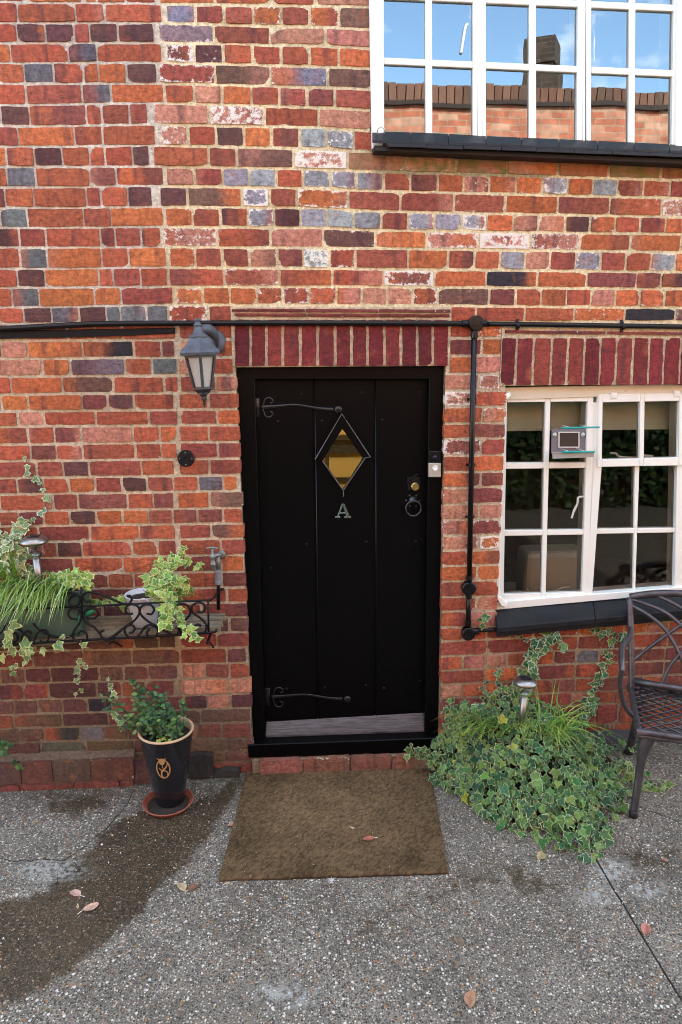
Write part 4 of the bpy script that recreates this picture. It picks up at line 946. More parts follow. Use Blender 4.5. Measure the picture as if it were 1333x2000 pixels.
lp = bpy.data.lights.new('hall_lamp', 'POINT'); lp.energy = 5; lp.color = (1, .80, .58); lp.shadow_soft_size = .1
lo = bpy.data.objects.new('hall_lamp', lp); C.objects.link(lo); lo.location = (.35, 1.2, 2.0)
# roller blind, sofa, table inside the lounge
t = thing('roller_blind', 'cream roller blind pulled a third down behind the lower window', 'blind', (1.6, .17, 1.9))
b = MB(); A = W(978, 700, .17); Bt = W(978, 836, .17); xr = 3.05
b.box(A.x, xr, .17, .1715, Bt.z, A.z); b.build('fabric', M_BLIND, t)
b = MB(); b.box(A.x, xr, .1685, .1775, Bt.z - .016, Bt.z + .004); b.build('bottom_bar', M_BLIND, t, bevel=.002)
def sofa():
    A = W(1030, 1080, .55); x1s = WX(1150, 1100, .55); t = thing('sofa', 'cream leather sofa end seen through the lower window panes', 'sofa', (A.x + .5, 1.1, .05))
    b = MB(); b.box(A.x, x1s, .55, .75, .25, A.z); b.build('backrest', M_SOFA, t, bevel=.03)
    b = MB(); b.box(A.x, x1s, .76, 1.4, .22, .5); b.build('seat', M_SOFA, t, bevel=.04)
    for x in (A.x + .05, x1s - .1): 
        b = MB(); b.box(x, x + .05, .6, .65, .05, .249); b.build('leg', M_DARKW, t)
sofa()
t = thing('side_table', 'low table with papers left of the sofa behind the window', 'table', (1.0, .8, .05))
b = MB(); z = WZ(1010, 1118, .8); b.box(.92, 1.16, .62, 1.1, z - .03, z); b.build('table_top', M_DARKW, t)
b = MB(); b.box(.95, .99, .66, .70, .05, z - .03); b.box(1.1, 1.14, .66, .7, .05, z - .03); b.box(.95, .99, 1.02, 1.06, .05, z - .03); b.build('leg', M_DARKW, t)
tag(MB_ := (lambda b: (b.hexa([(1.0, .66, z + .003), (1.14, .70, z + .003), (1.1, .9, z + .003), (.97, .86, z + .003)], [(1.0, .66, z + .012), (1.14, .70, z + .012), (1.1, .9, z + .012), (.97, .86, z + .012)]), b.build('magazine', M_DIRTW))[1])(MB()), 'pale magazine lying on the low table inside the window', 'magazine')
# ------------------------------------------------------------------ the yard wall and chimney opposite (they show in the upper panes)
YO = 6.2
zo = WZ(930, 168, YO)                          # top of the coping as the mirror shows it
t = thing('courtyard_wall', 'sunlit red brick yard wall with dark coping, mirrored in the upper window', 'wall', (0, -YO, 0))
b = MB(); b.box(-14, 16, -YO - .3, -YO, -.3, zo - .215); b.build('wall', M_FARB, t)
b = MB(); b.box(-14, 16, -YO - .33, -YO + .05, zo - .214, zo - .166); b.build('drip_gap_shade', mat('drip_gap_dark', (.03, .02, .02), .8), t)  # shade of the gap below the coping, built as a near-black strip
b = MB(); x = -8
while x < 11:
    w0 = .10; h0 = rnd(-.008, .008) + .03 * math.sin(x * 1.3); c = random.choice(((.16, .085, .065), (.19, .10, .075), (.13, .08, .065), (.22, .12, .09))); b.cc = (*c, 1)
    b.box(x, x + w0 - .012, -YO - .33, -YO + .045, zo - .165, zo + h0); x += w0
b.build('coping', M_ATTR, t)
DC = 9.5
t = thing('chimney_stack', 'dark brick chimney standing behind the yard wall, mirrored in the upper panes', 'chimney', (0, -DC, 0))
A = W(1022, 175, DC); Bq = W(1097, 175, DC); top = WZ(1078, 78, DC); cap = WZ(1060, 128, DC); xc = (A.x + Bq.x) / 2; wq = (Bq.x - A.x) / 1.32
Rz = Matrix.Rotation(R(28), 3, 'Z')
def rbox(b, w_, z0, z1):
    q = [Rz @ Vector((sx_ * w_ / 2, sy_ * w_ / 2, 0)) + Vector((xc, -DC, 0)) for sx_, sy_ in ((-1, -1), (1, -1), (1, 1), (-1, 1))]
    b.hexa([p + Vector((0, 0, z0)) for p in q], [p + Vector((0, 0, z1)) for p in q])
b = MB(); rbox(b, wq, 0, cap); M_CHIM = far_brick_mat(); M_CHIM.name = 'sooty_brick'; bt_ = [n for n in M_CHIM.node_tree.nodes if n.type == 'TEX_BRICK'][0]; bt_.inputs['Color1'].default_value = (.05, .035, .03, 1); bt_.inputs['Color2'].default_value = (.10, .06, .045, 1); bt_.inputs['Mortar'].default_value = (.10, .085, .07, 1); b.build('shaft', M_CHIM, t)
b = MB(); rbox(b, wq * 1.16, cap + .002, top); b.build('cap', M_CHIM, t)

# ------------------------------------------------------------------ pipework on the wall
def conduit():
    t = thing('cable_conduit', 'thin black pipe run across the wall above the door, dropping beside the window', 'pipe', W(928, 632))
    b = MB(); b.tube(smooth_path([W(-220, 648, -.022), W(0, 642, -.022), W(120, 636, -.022), W(245, 632, -.022), W(600, 631, -.022), W(925, 632, -.022)], 6), .0118, 10)
    b.build('pipe', M_BLACKP, t, smooth=True)
    b = MB(); b.tube([W(925, 632, -.018), W(1130, 635, -.018), W(1333, 638, -.018), W(1620, 640, -.018)], .0105, 10); b.build('pipe', M_BLACKP, t, smooth=True)
    b = MB(); b.tube([W(927, 636, -.024), W(922, 870, -.024), W(917, 1140, -.024)], .0125, 10); b.build('pipe', M_BLACKP, t, smooth=True)
    b = MB(); b.tube([W(916, 1150, -.022), W(915, 1232, -.022)], .0115, 10); b.build('pipe', M_BLACKP, t, smooth=True)
    b = MB(); b.tube([W(914, 1233, -.022), W(966, 1230, -.022), W(990, 1229, -.02)], .0085, 10); b.build('pipe', M_BLACKP, t, smooth=True)
    for x, y, r in ((928, 632, .033), (914, 1146, .033), (913, 1234, .032)):
        b = MB(); b.lathe([(r, -.003), (r, .026), (r * .99, .0275), (r * 1.02, .028), (r * 1.02, .033), (r * .9, .0365), (r * .2, .037), (0, .037)], W(x, y, 0), 28, YAXN)
        for s_ in (-1, 1): b.lathe([(.0042, .036), (.004, .039), (.001, .04)], W(x + s_ * 7, y - s_ * 4, 0), 8, YAXN)
        b.build('junction_box', M_BLACKP, t, smooth=False, bevel=.0015)
    for x, y, dx, dy in ((927, 655, 0, 1), (917, 1128, 0, 1), (916, 1164, 0, 1), (915, 1216, 0, 1), (930, 1233, 1, 0), (945, 632, 1, 0), (908, 632, 1, 0)):
        c = W(x, y, -.023); b = MB(); u = Vector((dx, 0, dy)); b.tube([c - u * .012, c + u * .012], .0155, 12); b.build('collar', M_BLACKP, t, smooth=False)
    for x, y in ((923, 780), (921, 908), (919, 1010)):
        c = W(x, y, -.02); b = MB(); b.tube([c - Vector((0, 0, .006)), c + Vector((0, 0, .006))], .016, 12); b.box(c.x - .021, c.x + .021, -.012, -.003, c.z - .005, c.z + .005); b.build('saddle_clip', M_BLACKP, t, smooth=False)
    for x, y in ((1012, 636), (1217, 638)):
        c = W(x, y, -.018); b = MB(); b.tube([c - Vector((.006, 0, 0)), c + Vector((.006, 0, 0))], .014, 12)
        for s_ in (-1, 1): b.lathe([(.0085, 0), (.0085, .005), (.004, .008)], Vector((c.x, -.002, c.z + s_ * .018)), 10, YAXN); b.box(c.x - .006, c.x + .006, -.006, -.001, c.z + s_ * .018 - .012, c.z + s_ * .018 + .012)
        b.build('saddle_clip', M_BLACKP, t, smooth=False)
conduit()
t = thing('blanking_plate', 'round black metal plate screwed to the bricks between lantern and plant shelf', 'wall plate', W(364, 895))
b = MB(); b.lathe([(.0375, -.004), (.0375, .010), (.034, .014), (.008, .015), (.007, .012), (0, .012)], W(364, 895), 28, YAXN); b.build('plate', M_IRON, t, bevel=.001)
for a in (0, 1.57, 3.14, 4.71):
    b = MB(); c = W(364, 895) + Vector((.027 * math.cos(a), 0, .027 * math.sin(a))); b.lathe([(.0035, .013), (.003, .0165), (.001, .017)], c, 8, YAXN); b.build('screw', M_TAP, t)
# ------------------------------------------------------------------ doorbell
t = thing('doorbell', 'small silver and black video doorbell on the right door post', 'doorbell', W(849, 907, .03))
b = MB(); b.pq([(838, 882), (862, 882), (862, 904), (838, 904)], .012, .0345, .002); b.build('camera_head', M_BLACKP, t)
b = MB(); c = W(850, 893, .012); b.lathe([(.009, 0), (.008, .002), (.003, .0022)], c, 18, YAXN); b.build('lens', mat('lens', (.01, .01, .03), .1), t, smooth=True)
b = MB(); b.pq([(838, 904.5), (862, 904.5), (862, 932), (838, 932)], .011, .0345, .002); b.build('face', M_SILVER, t)
b = MB(); c = W(850.5, 914, .011); b.lathe([(.0135, 0), (.0135, .002), (.0115, .003), (.0105, .0015), (0, .0025)], c, 24, YAXN); b.build('button', mat('bell_button', (.7, .7, .68), .3), t, smooth=True)
# ------------------------------------------------------------------ wall lantern
def lantern():
    YL = -.155; o = W(391, 688, YL)
    t = thing('wall_lantern', 'six sided dark carriage lantern with frosted panes hung on the bricks left of the door', 'lantern', o)
    px2m = (W(401, 688, YL).x - W(391, 688, YL).x) / 10; hz = lambda y: WZ(391, y, YL) - o.z
    b = MB(); ph = -math.pi / 2 + .12
    prof = [(41, 694), (43, 688), (41, 684), (33, 677), (27, 671), (22, 664), (20.5, 659)]
    b.lathe([(r * px2m * 1.04, hz(y)) for r, y in prof], o, 6, ph=ph); b.build('roof', M_GREYMETAL, t, bevel=.0015)
    b = MB(); b.lathe([(r * px2m, hz(y)) for r, y in ((20, 660), (18, 655), (12, 651), (9.5, 647), (8, 640), (6.5, 637), (8.5, 636), (8.5, 634), (5, 631), (4.2, 628), (6, 626.5), (6.2, 624), (4, 621.5), (0, 621))], o, 18); b.build('chimney', M_GREYMETAL, t, smooth=True)
    r0, r1, z0, z1 = 32 * px2m, 18.5 * px2m, hz(694), hz(757)
    def hx(r, z, k, e=0): a = ph + k * math.pi / 3 + e; return o + Vector((r * math.cos(a), r * math.sin(a), z))
    for k in range(6):
        b = MB(); b.tube([hx(r0, z0, k), hx(r1, z1, k)], .0062, 4); b.build('bar', M_LBLACK, t)
        b = MB(); b.hexa([hx(r0 * .95, z0, k), hx(r0 * .95, z0, k + 1), hx(r1 * .95, z1, k + 1), hx(r1 * .95, z1, k)], [hx(r0 * .91, z0, k), hx(r0 * .91, z0, k + 1), hx(r1 * .91, z1, k + 1), hx(r1 * .91, z1, k)])
        b.build('pane', M_FROST, t)
    b = MB(); b.lathe([(r0 * 1.08, z0 + .006), (r0 * 1.08, z0 - .008), (r0 * .9, z0 - .008)], o, 6, ph=ph)
    b.lathe([(r1 * .9, z1 + .004), (r1 * 1.12, z1 + .003), (r1 * 1.12, z1 - .006), (15 * px2m, hz(765)), (13 * px2m, hz(768))], o, 6, ph=ph); b.build('rim', M_LBLACK, t)
    b = MB(); b.lathe([(13 * px2m, hz(767)), (7 * px2m, hz(772)), (4 * px2m, hz(777)), (5.5 * px2m, hz(778)), (5.5 * px2m, hz(780)), (3.4 * px2m, hz(782)), (2.8 * px2m, hz(790)), (0, hz(797))], o, 14); b.build('finial', M_LBLACK, t, smooth=True)
    b = MB(); P = smooth_path([o + Vector((.004, .012, hz(646))), W(401, 643, YL + .03), W(412, 646, YL + .06), W(421, 657, -.06), W(425, 670, -.035), W(425, 678, -.004)], 4)
    n = len(P); b.tube(P, [.010 + .013 * math.sin(math.pi * min(1, i / (n - 1) * 1.15 + .05)) for i in range(n)], 10); b.lathe([(.004, .0), (.003, .004), (0, .005)], W(418, 669, -.085), 8, YAXN); b.build('bracket', M_GREYMETAL, t, smooth=True)
    b = MB(); b.lathe([(.040, -.004), (.040, .008), (.034, .014), (.0, .016)], W(424, 668), 22, YAXN, sq=1.25); b.build('wall_plate', M_GREYMETAL, t, smooth=True)
    t.rotation_euler = (0, R(-2.2), 0)
lantern()
# ------------------------------------------------------------------ outside tap
t = thing('garden_tap', 'old outdoor tap with a grey hose connector above the right end of the plant shelf', 'tap', W(425, 1110))
yt = -.06
b = MB(); b.tube([W(427, 1190, -.03), W(427, 1150, -.03), W(428, 1128, -.03)], .0085, 10); b.tube([W(426, 1151, -.03), W(437, 1151, -.03), W(437, 1151, 0)], .006, 8); b.build('pipe', M_BLACKP, t, smooth=True)
b = MB(); c = W(427, 1141, -.03); b.lathe([(.014, 0), (.0155, .003), (.0155, .014), (.013, .017), (.0135, .052), (.016, .055), (.016, .066), (.012, .07)], c, 16); b.build('hose_connector', mat('grey_fitting', (.17, .18, .19), .5), t, smooth=False)
b = MB(); c = W(417, 1112, yt); b.lathe([(.010, 0), (.0125, .002), (.0125, .020), (.0145, .022), (.0145, .026), (.010, .034), (.009, .05), (.013, .056), (.013, .066), (.006, .072), (.0045, .098)], c, 12)
b.tube(smooth_path([c + Vector((0, 0, .06)), W(424, 1084, -.05), W(431, 1083, -.03), W(433, 1083, .01)], 4), .010, 10); b.tube([W(426, 1086, -.04), W(427, 1115, -.03)], .009, 10); b.lathe([(.02, -.002), (.02, .008), (.01, .012)], W(433, 1083), 16, YAXN); b.build('body', M_TAP, t, smooth=True)
b = MB(); c2 = c + Vector((0, 0, .098)); b.tube([c2 + Vector((-.028, 0, .001)), c2 + Vector((0, 0, .004)), c2 + Vector((.026, 0, 0))], [.004, .006, .004], 8); b.build('handle', M_TAP, t, smooth=True)
# ------------------------------------------------------------------ plant shelf with scrolled iron rail
t = thing('plant_shelf', 'slatted wooden shelf with a black scrolled iron rail fixed left of the door', 'shelf', W(200, 1225, -.1))
YR = -.205
sl0, sr0 = W(-330, 1285, -.185), W(430, 1224, -.185); sl1, sr1 = W(-330, 1214, -.01), W(443, 1196, -.01)
for k in range(6):
    u0, u1 = k / 6 + .026, (k + 1) / 6 - .026; b = MB(); hz_ = .028 if k == 0 else .02
    A, B, Cc, Dd = sl0.lerp(sl1, u0), sr0.lerp(sr1, u0), sr0.lerp(sr1, u1), sl0.lerp(sl1, u1); e = Vector((rnd(-.006, .006), 0, rnd(-.002, .002)))
    b.hexa([A, B + e, Cc + e, Dd], [p - Vector((0, 0, hz_)) for p in (A, B + e, Cc + e, Dd)]); b.build('slat', M_WOODG, t, bevel=.003)
def T4(x, y): return (140 + x / 4.166, 1020 + y / 4.166)
def T3(x, y): return (x / 4.346, 860 + y / 4.346)
b = MB()
b.tube([W(-200, 1204, YR), W(100, 1187.5, YR), W(411, 1172, YR)], .0045, 8); b.tube([W(-200, 1277, YR), W(50, 1257, YR), W(412, 1236, YR), W(421, 1234, YR), W(424, 1229, YR)], .0058, 8)
b.tube([W(407, 1172, YR), W(408, 1237, YR)], .0045, 8)
b.tube(smooth_path([W(411, 1172, YR), W(418, 1168, YR + .04), W(427, 1155, -.02), W(430, 1150, .005)], 3), .0045, 8)
b.build('rail', M_IRON, t, smooth=True)
SC4 = [[(160, 640), (120, 645), (95, 615), (108, 580), (155, 568), (240, 588), (330, 625), (420, 662), (470, 660), (492, 625), (475, 598), (452, 604)],
 [(500, 742), (462, 748), (440, 715), (455, 680), (500, 668), (545, 690), (552, 740), (510, 800), (430, 855), (340, 925), (285, 948), (240, 925), (240, 890), (268, 880)],
 [(612, 742), (650, 748), (672, 715), (655, 680), (612, 668), (565, 690), (560, 740), (610, 795), (680, 840), (760, 885), (830, 915), (868, 900), (870, 865), (845, 855)],
 [(468, 900), (500, 893), (515, 862), (490, 838), (450, 845), (432, 885), (460, 930), (515, 940), (560, 905), (600, 850), (650, 838), (695, 860), (702, 900), (670, 932), (630, 925), (612, 895), (635, 872)],
 [(858, 672), (910, 664), (955, 690), (968, 740), (930, 790), (885, 830), (872, 880), (905, 915)], [(1028, 722), (1060, 734), (1088, 705), (1075, 665), (1020, 655), (978, 690), (995, 740), (1050, 780), (1095, 830), (1092, 885), (1050, 908), (1008, 895), (1000, 855), (1030, 830), (1055, 845)],
 [(880, 850), (905, 905), (960, 905), (1000, 870)]]
SC3 = [[(640, 1310), (603, 1335), (590, 1375), (625, 1408), (668, 1392), (680, 1345), (650, 1305), (600, 1295), (540, 1312), (490, 1345)],
 [(660, 1520), (605, 1512), (580, 1470), (605, 1430), (655, 1428), (692, 1465), (682, 1540), (640, 1600), (618, 1650), (642, 1700), (700, 1710), (742, 1680), (730, 1632), (690, 1618), (662, 1650)],
 [(730, 1500), (798, 1512), (835, 1472), (812, 1430), (755, 1428), (712, 1470), (728, 1540), (800, 1585), (850, 1640), (880, 1690), (930, 1690), (1035, 1612)],
 [(280, 1550), (350, 1620), (450, 1660), (560, 1672), (640, 1640)], [(270, 1640), (240, 1620), (200, 1640), (190, 1690), (230, 1720), (290, 1700), (310, 1650), (350, 1610), (400, 1620), (415, 1680), (380, 1715), (340, 1700)],
 [(-60, 1690), (-20, 1720), (40, 1690), (90, 1640), (140, 1640), (150, 1690), (110, 1715)], [(-200, 1600), (-100, 1680), (0, 1640), (60, 1560), (160, 1600), (230, 1660), (300, 1730)]]
for cv, T in [(c, T4) for c in SC4] + [(c, T3) for c in SC3]:
    b = MB(); b.tube(smooth_path([W(*T(x, y), YR - .002) for x, y in cv], 4), .0052, 7); b.build('scroll', M_IRON, t, smooth=True)
b = MB(); b.tube([W(159, 1147, YR - .003), W(160, 1165, YR - .003), W(161, 1205, YR - .003)], .0045, 7); b.build('scroll_bar', M_IRON, t, smooth=True)
for x in (-60, 215, 405):
    b = MB(); p = W(x, 1240, -.18); b.tube([Vector((p.x, -.19, p.z - .035)), Vector((p.x, .005, p.z - .05)), Vector((p.x, .005, p.z - .14))], .006, 6); b.tube(smooth_path([Vector((p.x, -.17, p.z - .036)), Vector((p.x, -.10, p.z - .07)), Vector((p.x, -.002, p.z - .13))], 3), .005, 6); b.build('bracket', M_IRON, t, smooth=True)
def shelf_z(x, y):                       # height of the shelf's top at plan position
    u = (y + .185) / .175; a = sl0.lerp(sl1, u); c = sr0.lerp(sr1, u); return a.z + (c.z - a.z) * (x - a.x) / (c.x - a.x)
# @@H
OUT = [(0, .02), (.15, -.10), (.36, -.11), (.37, .10), (.54, .36), (.27, .43), (.15, .70), (0, 1.0)]
OUT = OUT + [(-x, y) for x, y in OUT[-2:0:-1]]
def ivy_leaf(b, p, nrm, tip, size, green, cream, simple=False, rim=.82):
    nrm = Vector(nrm).normalized(); tip = Vector(tip); tip = (tip - nrm * tip.dot(nrm)); tip = tip.normalized() if tip.length > 1e-4 else Vector((1, 0, 0))
    sd = tip.cross(nrm); curl = rnd(.05, .3); fold = rnd(-.1, .28); j = [rnd(.88, 1.12) for _ in OUT]
    def pt(x, y, k=1.0):
        x, y = x * k, .3 + (y - .3) * k; return Vector(p) + (sd * x + tip * y + nrm * (-abs(x) * fold - curl * y * y * .5 + .05)) * size
    g = (*green, 1); c = (*cream, 1); ctr = b.V(pt(0, .28), g)
    if simple:
        r = [b.V(pt(x * q, y * q), c if random.random() < .5 else g) for (x, y), q in zip(OUT, j)]
        for i in range(len(r)): b.F(ctr, r[i - 1], r[i])
        return
    r0 = [b.V(pt(x * q, y * q, rim * rnd(.85, 1.08)), g) for (x, y), q in zip(OUT, j)]
    r1 = [b.V(b.v[k], c) for k in r0]; r2 = [b.V(pt(x * q, y * q), c) for (x, y), q in zip(OUT, j)]
    for i in range(len(OUT)): b.F(ctr, r0[i - 1], r0[i]); b.F(r1[i - 1], r2[i - 1], r2[i], r1[i])
def vary(c, k=.25): q = rnd(1 - k, 1 + k); return (c[0] * q * rnd(.8, 1.2), c[1] * q, c[2] * q * rnd(.8, 1.2))
LIGHTG = [(.15, .30, .055), (.22, .38, .07), (.09, .22, .045), (.30, .46, .10)]; LCREAM = (.50, .60, .26)  # paler shelf ivy; the brighter light on it is put into these colours
DARKG = [(.035, .115, .042), (.055, .15, .05), (.025, .075, .03), (.085, .19, .05), (.13, .24, .055)]; DCREAM = (.34, .43, .22)
def vine(b, bs, pts, step, size, pal, cream, spread=.02, y0=-.012, dens=1, out=.03):
    """pts are points in space; leaves alternate along the stem"""
    P = smooth_path(pts, 6); bs.tube(P, .0018, 5); acc = 0
    for a, c in zip(P, P[1:]):
        acc += (c - a).length
        while acc > step:
            acc -= step
            for _ in range(dens):
                q = a.lerp(c, random.random()) + Vector((rnd(-spread, spread), -rnd(0, out), rnd(-spread, spread)))
                n = Vector((rnd(-.5, .5), -1, rnd(-.1, .8))); tp = Vector((rnd(-1, 1), rnd(-.3, .1), rnd(-1.2, .4)))
                s = size * rnd(.55, 1.25); ivy_leaf(b, q, n, tp, s, vary(random.choice(pal)), vary(cream, .15))
def plant(name, label, cat, loc, leaves, stems=None, stemm=None, group=None):
    t = thing(name, label, cat, loc, group); leaves.build('leaves', M_LEAF, t)
    if stems and stems.f: stems.build('stems', stemm or M_STEM, t, smooth=True)
    return t
M_STEM = mat('woody_stem', (.12, .085, .05), .8); M_STEMD = mat('dark_stem', (.035, .025, .02), .8)
def blades(b, o, n, ln, cols, bias=(0, 0), wd=.003, sag=1.0, spread=.6, org=.03):
    for _ in range(n):
        a = rnd(0, 6.283); d = Vector((math.cos(a) * spread + bias[0] + rnd(-.2, .2), math.sin(a) * spread + bias[1] + rnd(-.2, .2), 0)); L_ = ln * rnd(.55, 1.15)
        p = Vector(o) + Vector((rnd(-org, org), rnd(-org, org), 0)); v = Vector((d.x * .35, d.y * .35, 1.0)).normalized(); c = vary(random.choice(cols), .2); prev = None; k = 8; wv = Vector((-d.y, d.x, 0)); wv = wv.normalized() if wv.length > .01 else Vector((1, 0, 0))
        for i in range(k + 1):
            w0 = wd * (1 - (i / k) ** 2) * rnd(.95, 1.05) + .0002; A = b.V(p - wv * w0, (*c, 1)); B = b.V(p + wv * w0 + Vector((0, 0, w0 * .5)), (*c, 1))
            if prev: b.F(prev[0], prev[1], B, A)
            prev = (A, B); v = (v + Vector((d.x * .22, d.y * .22, -.22 * sag))).normalized(); p = p + v * (L_ / k)
# ------------------------------------------------------------------ things on the shelf
def trough():
    x0, x1 = -1.95, W(158, 1240, -.185).x; yf, yb = -.178, -.04; zb = shelf_z(x1, yf) + .001; zt = WZ(170, 1152, yf)
    t = thing('planter_trough', 'long dull green plastic trough at the left of the plant shelf', 'planter', ((x0 + x1) / 2, -.11, zb))
    zl = shelf_z(x0, yf) - zb; ex = .022
    b = MB()
    def loop(x0, x1, yf, yb, z, zz): return [Vector((x0, yf, z + zz)), Vector((x1 - .015, yf, z)), Vector((x1, yf + .015, z)), Vector((x1, yb - .015, z)), Vector((x1 - .015, yb, z)), Vector((x0, yb, z + zz))]
    Ls = [loop(x0, x1, yf, yb, zb, 0), loop(x0 - ex * .8, x1 + ex * .8, yf - .008, yb + .008, zt - .02, 0), loop(x0 - ex, x1 + ex + .006, yf - .016, yb + .016, zt - .02, 0), loop(x0 - ex, x1 + ex + .006, yf - .016, yb + .016, zt, 0), loop(x0 - ex, x1 + ex - .002, yf - .008, yb + .008, zt, 0), loop(x0 - ex, x1 + ex - .008, yf, yb, zt - .03, 0)]
    ids = [[b.V(p) for p in L_] for L_ in Ls]; b.F(*ids[0][::-1])
    for A, B in zip(ids, ids[1:]):
        for i in range(6): j = (i + 1) % 6; b.F(A[i], A[j], B[j], B[i])
    b.build('trough', M_GREENPL, t, bevel=.002)
    b = MB(); b.quad(*[Vector((x, y, zt - .025)) for x, y in ((x0, yf - .004), (x1 + .012, yf - .004), (x1 + .012, yb), (x0, yb))]); b.build('soil', M_SOIL, t)
    return zt, x1
ZT, XT = trough()
def bucket():
    c = W(284, 1216, -.11); zb = shelf_z(c.x, -.11); zt = WZ(280, 1160, -.11); t = thing('plant_bucket', 'small dirty white pail with a ring handle standing on the slatted shelf', 'bucket', (c.x, -.11, zb))
    o = Vector((c.x, -.11, zb)); h = zt - zb; r0, r1 = .050, .079; b = MB()
    b.lathe([(r0 * .9, 0), (r0, .002), (r0 + (r1 - r0) * .8, h * .8), (r0 + (r1 - r0) * .83, h * .82), (r1 * 1.0, h * .98), (r1 * 1.04, h), (r1 * 1.02, h + .003), (r1 * .97, h), (r0 * .95, .02)], o, 30); ob = b.build('pail', M_BUCKET, t, smooth=True)
    b = MB(); b.lathe([(r1 * .93, h - .02), (r1 * .5, h - .012), (.001, h - .012)], o, 20, cap=False); b.build('soil', M_SOIL, t)
    b = MB(); cc = Vector((c.x + .018, -.11 - r1 * 1.02, zt - .012)); b.tube([cc + Vector((.020 * math.cos(a), -.006, .020 * math.sin(a))) for a in [6.2832 * i / 20 for i in range(21)]], .0022, 6, cap=False); b.build('ring_handle', M_DIRTW, t, smooth=True)
    return o, h, r1
BO, BH, BR = bucket()
b = MB(); bs = MB(); top = BO + Vector((0.05, 0, BH))
for _ in range(80):
    a, r = rnd(0, 6.28), rnd(0, .09); q = top + Vector((.04 + r * math.cos(a), r * .7 * math.sin(a) - .02, rnd(-.03, .15 - r * .8)))
    ivy_leaf(b, q, (rnd(-.6, .6), -1, rnd(0, 1)), (rnd(-1, 1), rnd(-.5, .3), rnd(-1, .5)), rnd(.022, .05), vary(random.choice(LIGHTG)), vary(LCREAM, .15))
def pv(pts, y0, y1): n = len(pts) - 1; return [W(x, y, y0 + (y1 - y0) * i / n) for i, (x, y) in enumerate(pts)]
for pts, y0, y1, st, sz in (([(300, 1150), (315, 1115), (335, 1095), (352, 1088), (358, 1070)], -.11, -.05, .014, .032), ([(320, 1130), (345, 1100), (370, 1098), (398, 1104)], -.1, -.04, .012, .028), ([(310, 1150), (330, 1165), (330, 1190), (318, 1210), (325, 1220)], -.18, -.235, .012, .04),
    ([(325, 1150), (335, 1180), (350, 1200), (362, 1225), (375, 1240), (380, 1245)], -.19, -.24, .013, .034), ([(320, 1140), (350, 1130), (365, 1145), (372, 1155)], -.14, -.10, .012, .03), ([(315, 1140), (330, 1112), (318, 1088), (300, 1095)], -.12, -.06, .02, .028), ([(310, 1165), (292, 1160), (280, 1152)], -.15, -.2, .03, .034)):
    vine(b, bs, pv(pts, y0, y1), st, sz, LIGHTG, LCREAM, .016, out=.02, dens=2 if st < .015 else 1)
plant('variegated_ivy', 'pale variegated ivy spilling from the white pail on the shelf', 'ivy', top, b, bs)
b = MB(); og = W(70, 1150, -.11); og.z = ZT - .02
GR = [(.22, .38, .07), (.30, .46, .11), (.15, .28, .05), (.42, .52, .24)]
for k in range(6): blades(b, og + Vector((-.10 + .05 * k, rnd(-.03, .02), 0)), 50, .33, GR, (-.30, -.80), .0026, 1.35, .36, .025)
t = thing('grass_clump', 'long arching green grass spilling over the front of the green trough', 'plant', og); b.build('blades', M_LEAF, t)
b = MB(); oo = W(10, 1150, -.10); oo.z = ZT - .02; blades(b, oo, 16, .24, [(.16, .33, .04), (.22, .40, .06), (.40, .42, .2)], (-.1, -.1), .0095, .55, .25, .05)
t = thing('strap_leaf_plant', 'broad upright yellow green leaves at the far left of the green trough', 'plant', oo); b.build('blades', M_LEAF, t)
b = MB(); bs = MB()
for pts, y0, y1, st, sz, dn in (([(95, 1135), (125, 1120), (150, 1118), (180, 1128)], -.12, -.14, .011, .040, 2), ([(100, 1140), (130, 1130), (160, 1135), (175, 1140)], -.15, -.18, .013, .042, 2), ([(120, 1145), (115, 1160), (104, 1172)], -.2, -.22, .02, .03, 1)):
    vine(b, bs, pv(pts, y0, y1), st, sz, LIGHTG, LCREAM, .018, dens=dn)
plant('variegated_ivy', 'short pale ivy tuft over the right corner of the green trough', 'ivy', W(140, 1130, -.13), b, bs)
b = MB(); bs = MB()
for pts, y0, y1, st, sz, dn, spr in (([(46, 884), (52, 900), (60, 918), (66, 930), (76, 945), (88, 956), (90, 980), (84, 998), (68, 1012), (52, 1020), (34, 1030)], -.012, -.02, .030, .036, 1, .008), ([(50, 1020), (30, 1040), (12, 1062), (4, 1085), (20, 1105), (38, 1100)], -.02, -.05, .013, .046, 2, .02),
    ([(34, 1035), (20, 1060), (36, 1080), (52, 1115), (54, 1130)], -.02, -.06, .014, .046, 2, .02), ([(-40, 1020), (-10, 1050), (8, 1080), (-5, 1110)], -.02, -.08, .014, .05, 2, .03)):
    vine(b, bs, pv(pts, y0, y1), st, sz, [(.20, .30, .13), (.14, .24, .09), (.28, .38, .17)], (.62, .68, .46), spr, dens=dn, out=.015)
plant('climbing_ivy', 'pale ivy climbing the bricks above the left of the plant shelf', 'ivy', W(40, 1130, -.05), b, bs)
b = MB(); bs = MB()
for pts, y0, y1, st, sz, dn, spr in (([(10, 1215), (20, 1235), (12, 1255), (30, 1270), (60, 1266)], -.235, -.22, .022, .045, 1, .015), ([(-30, 1290), (20, 1276), (70, 1272), (105, 1258), (125, 1245), (137, 1243)], -.23, -.22, .040, .04, 1, .008),
    ([(105, 1262), (125, 1272), (140, 1276)], -.22, -.20, .3, .03, 1, .01), ([(62, 1268), (45, 1290), (24, 1305), (18, 1312)], -.22, -.20, .03, .036, 1, .01), ([(158, 1250), (159, 1262)], -.215, -.215, .022, .055, 1, .004)):
    vine(b, bs, pv(pts, y0, y1), st, sz, [(.26, .36, .13), (.2, .3, .11)], LCREAM, spr, dens=dn, out=.01)
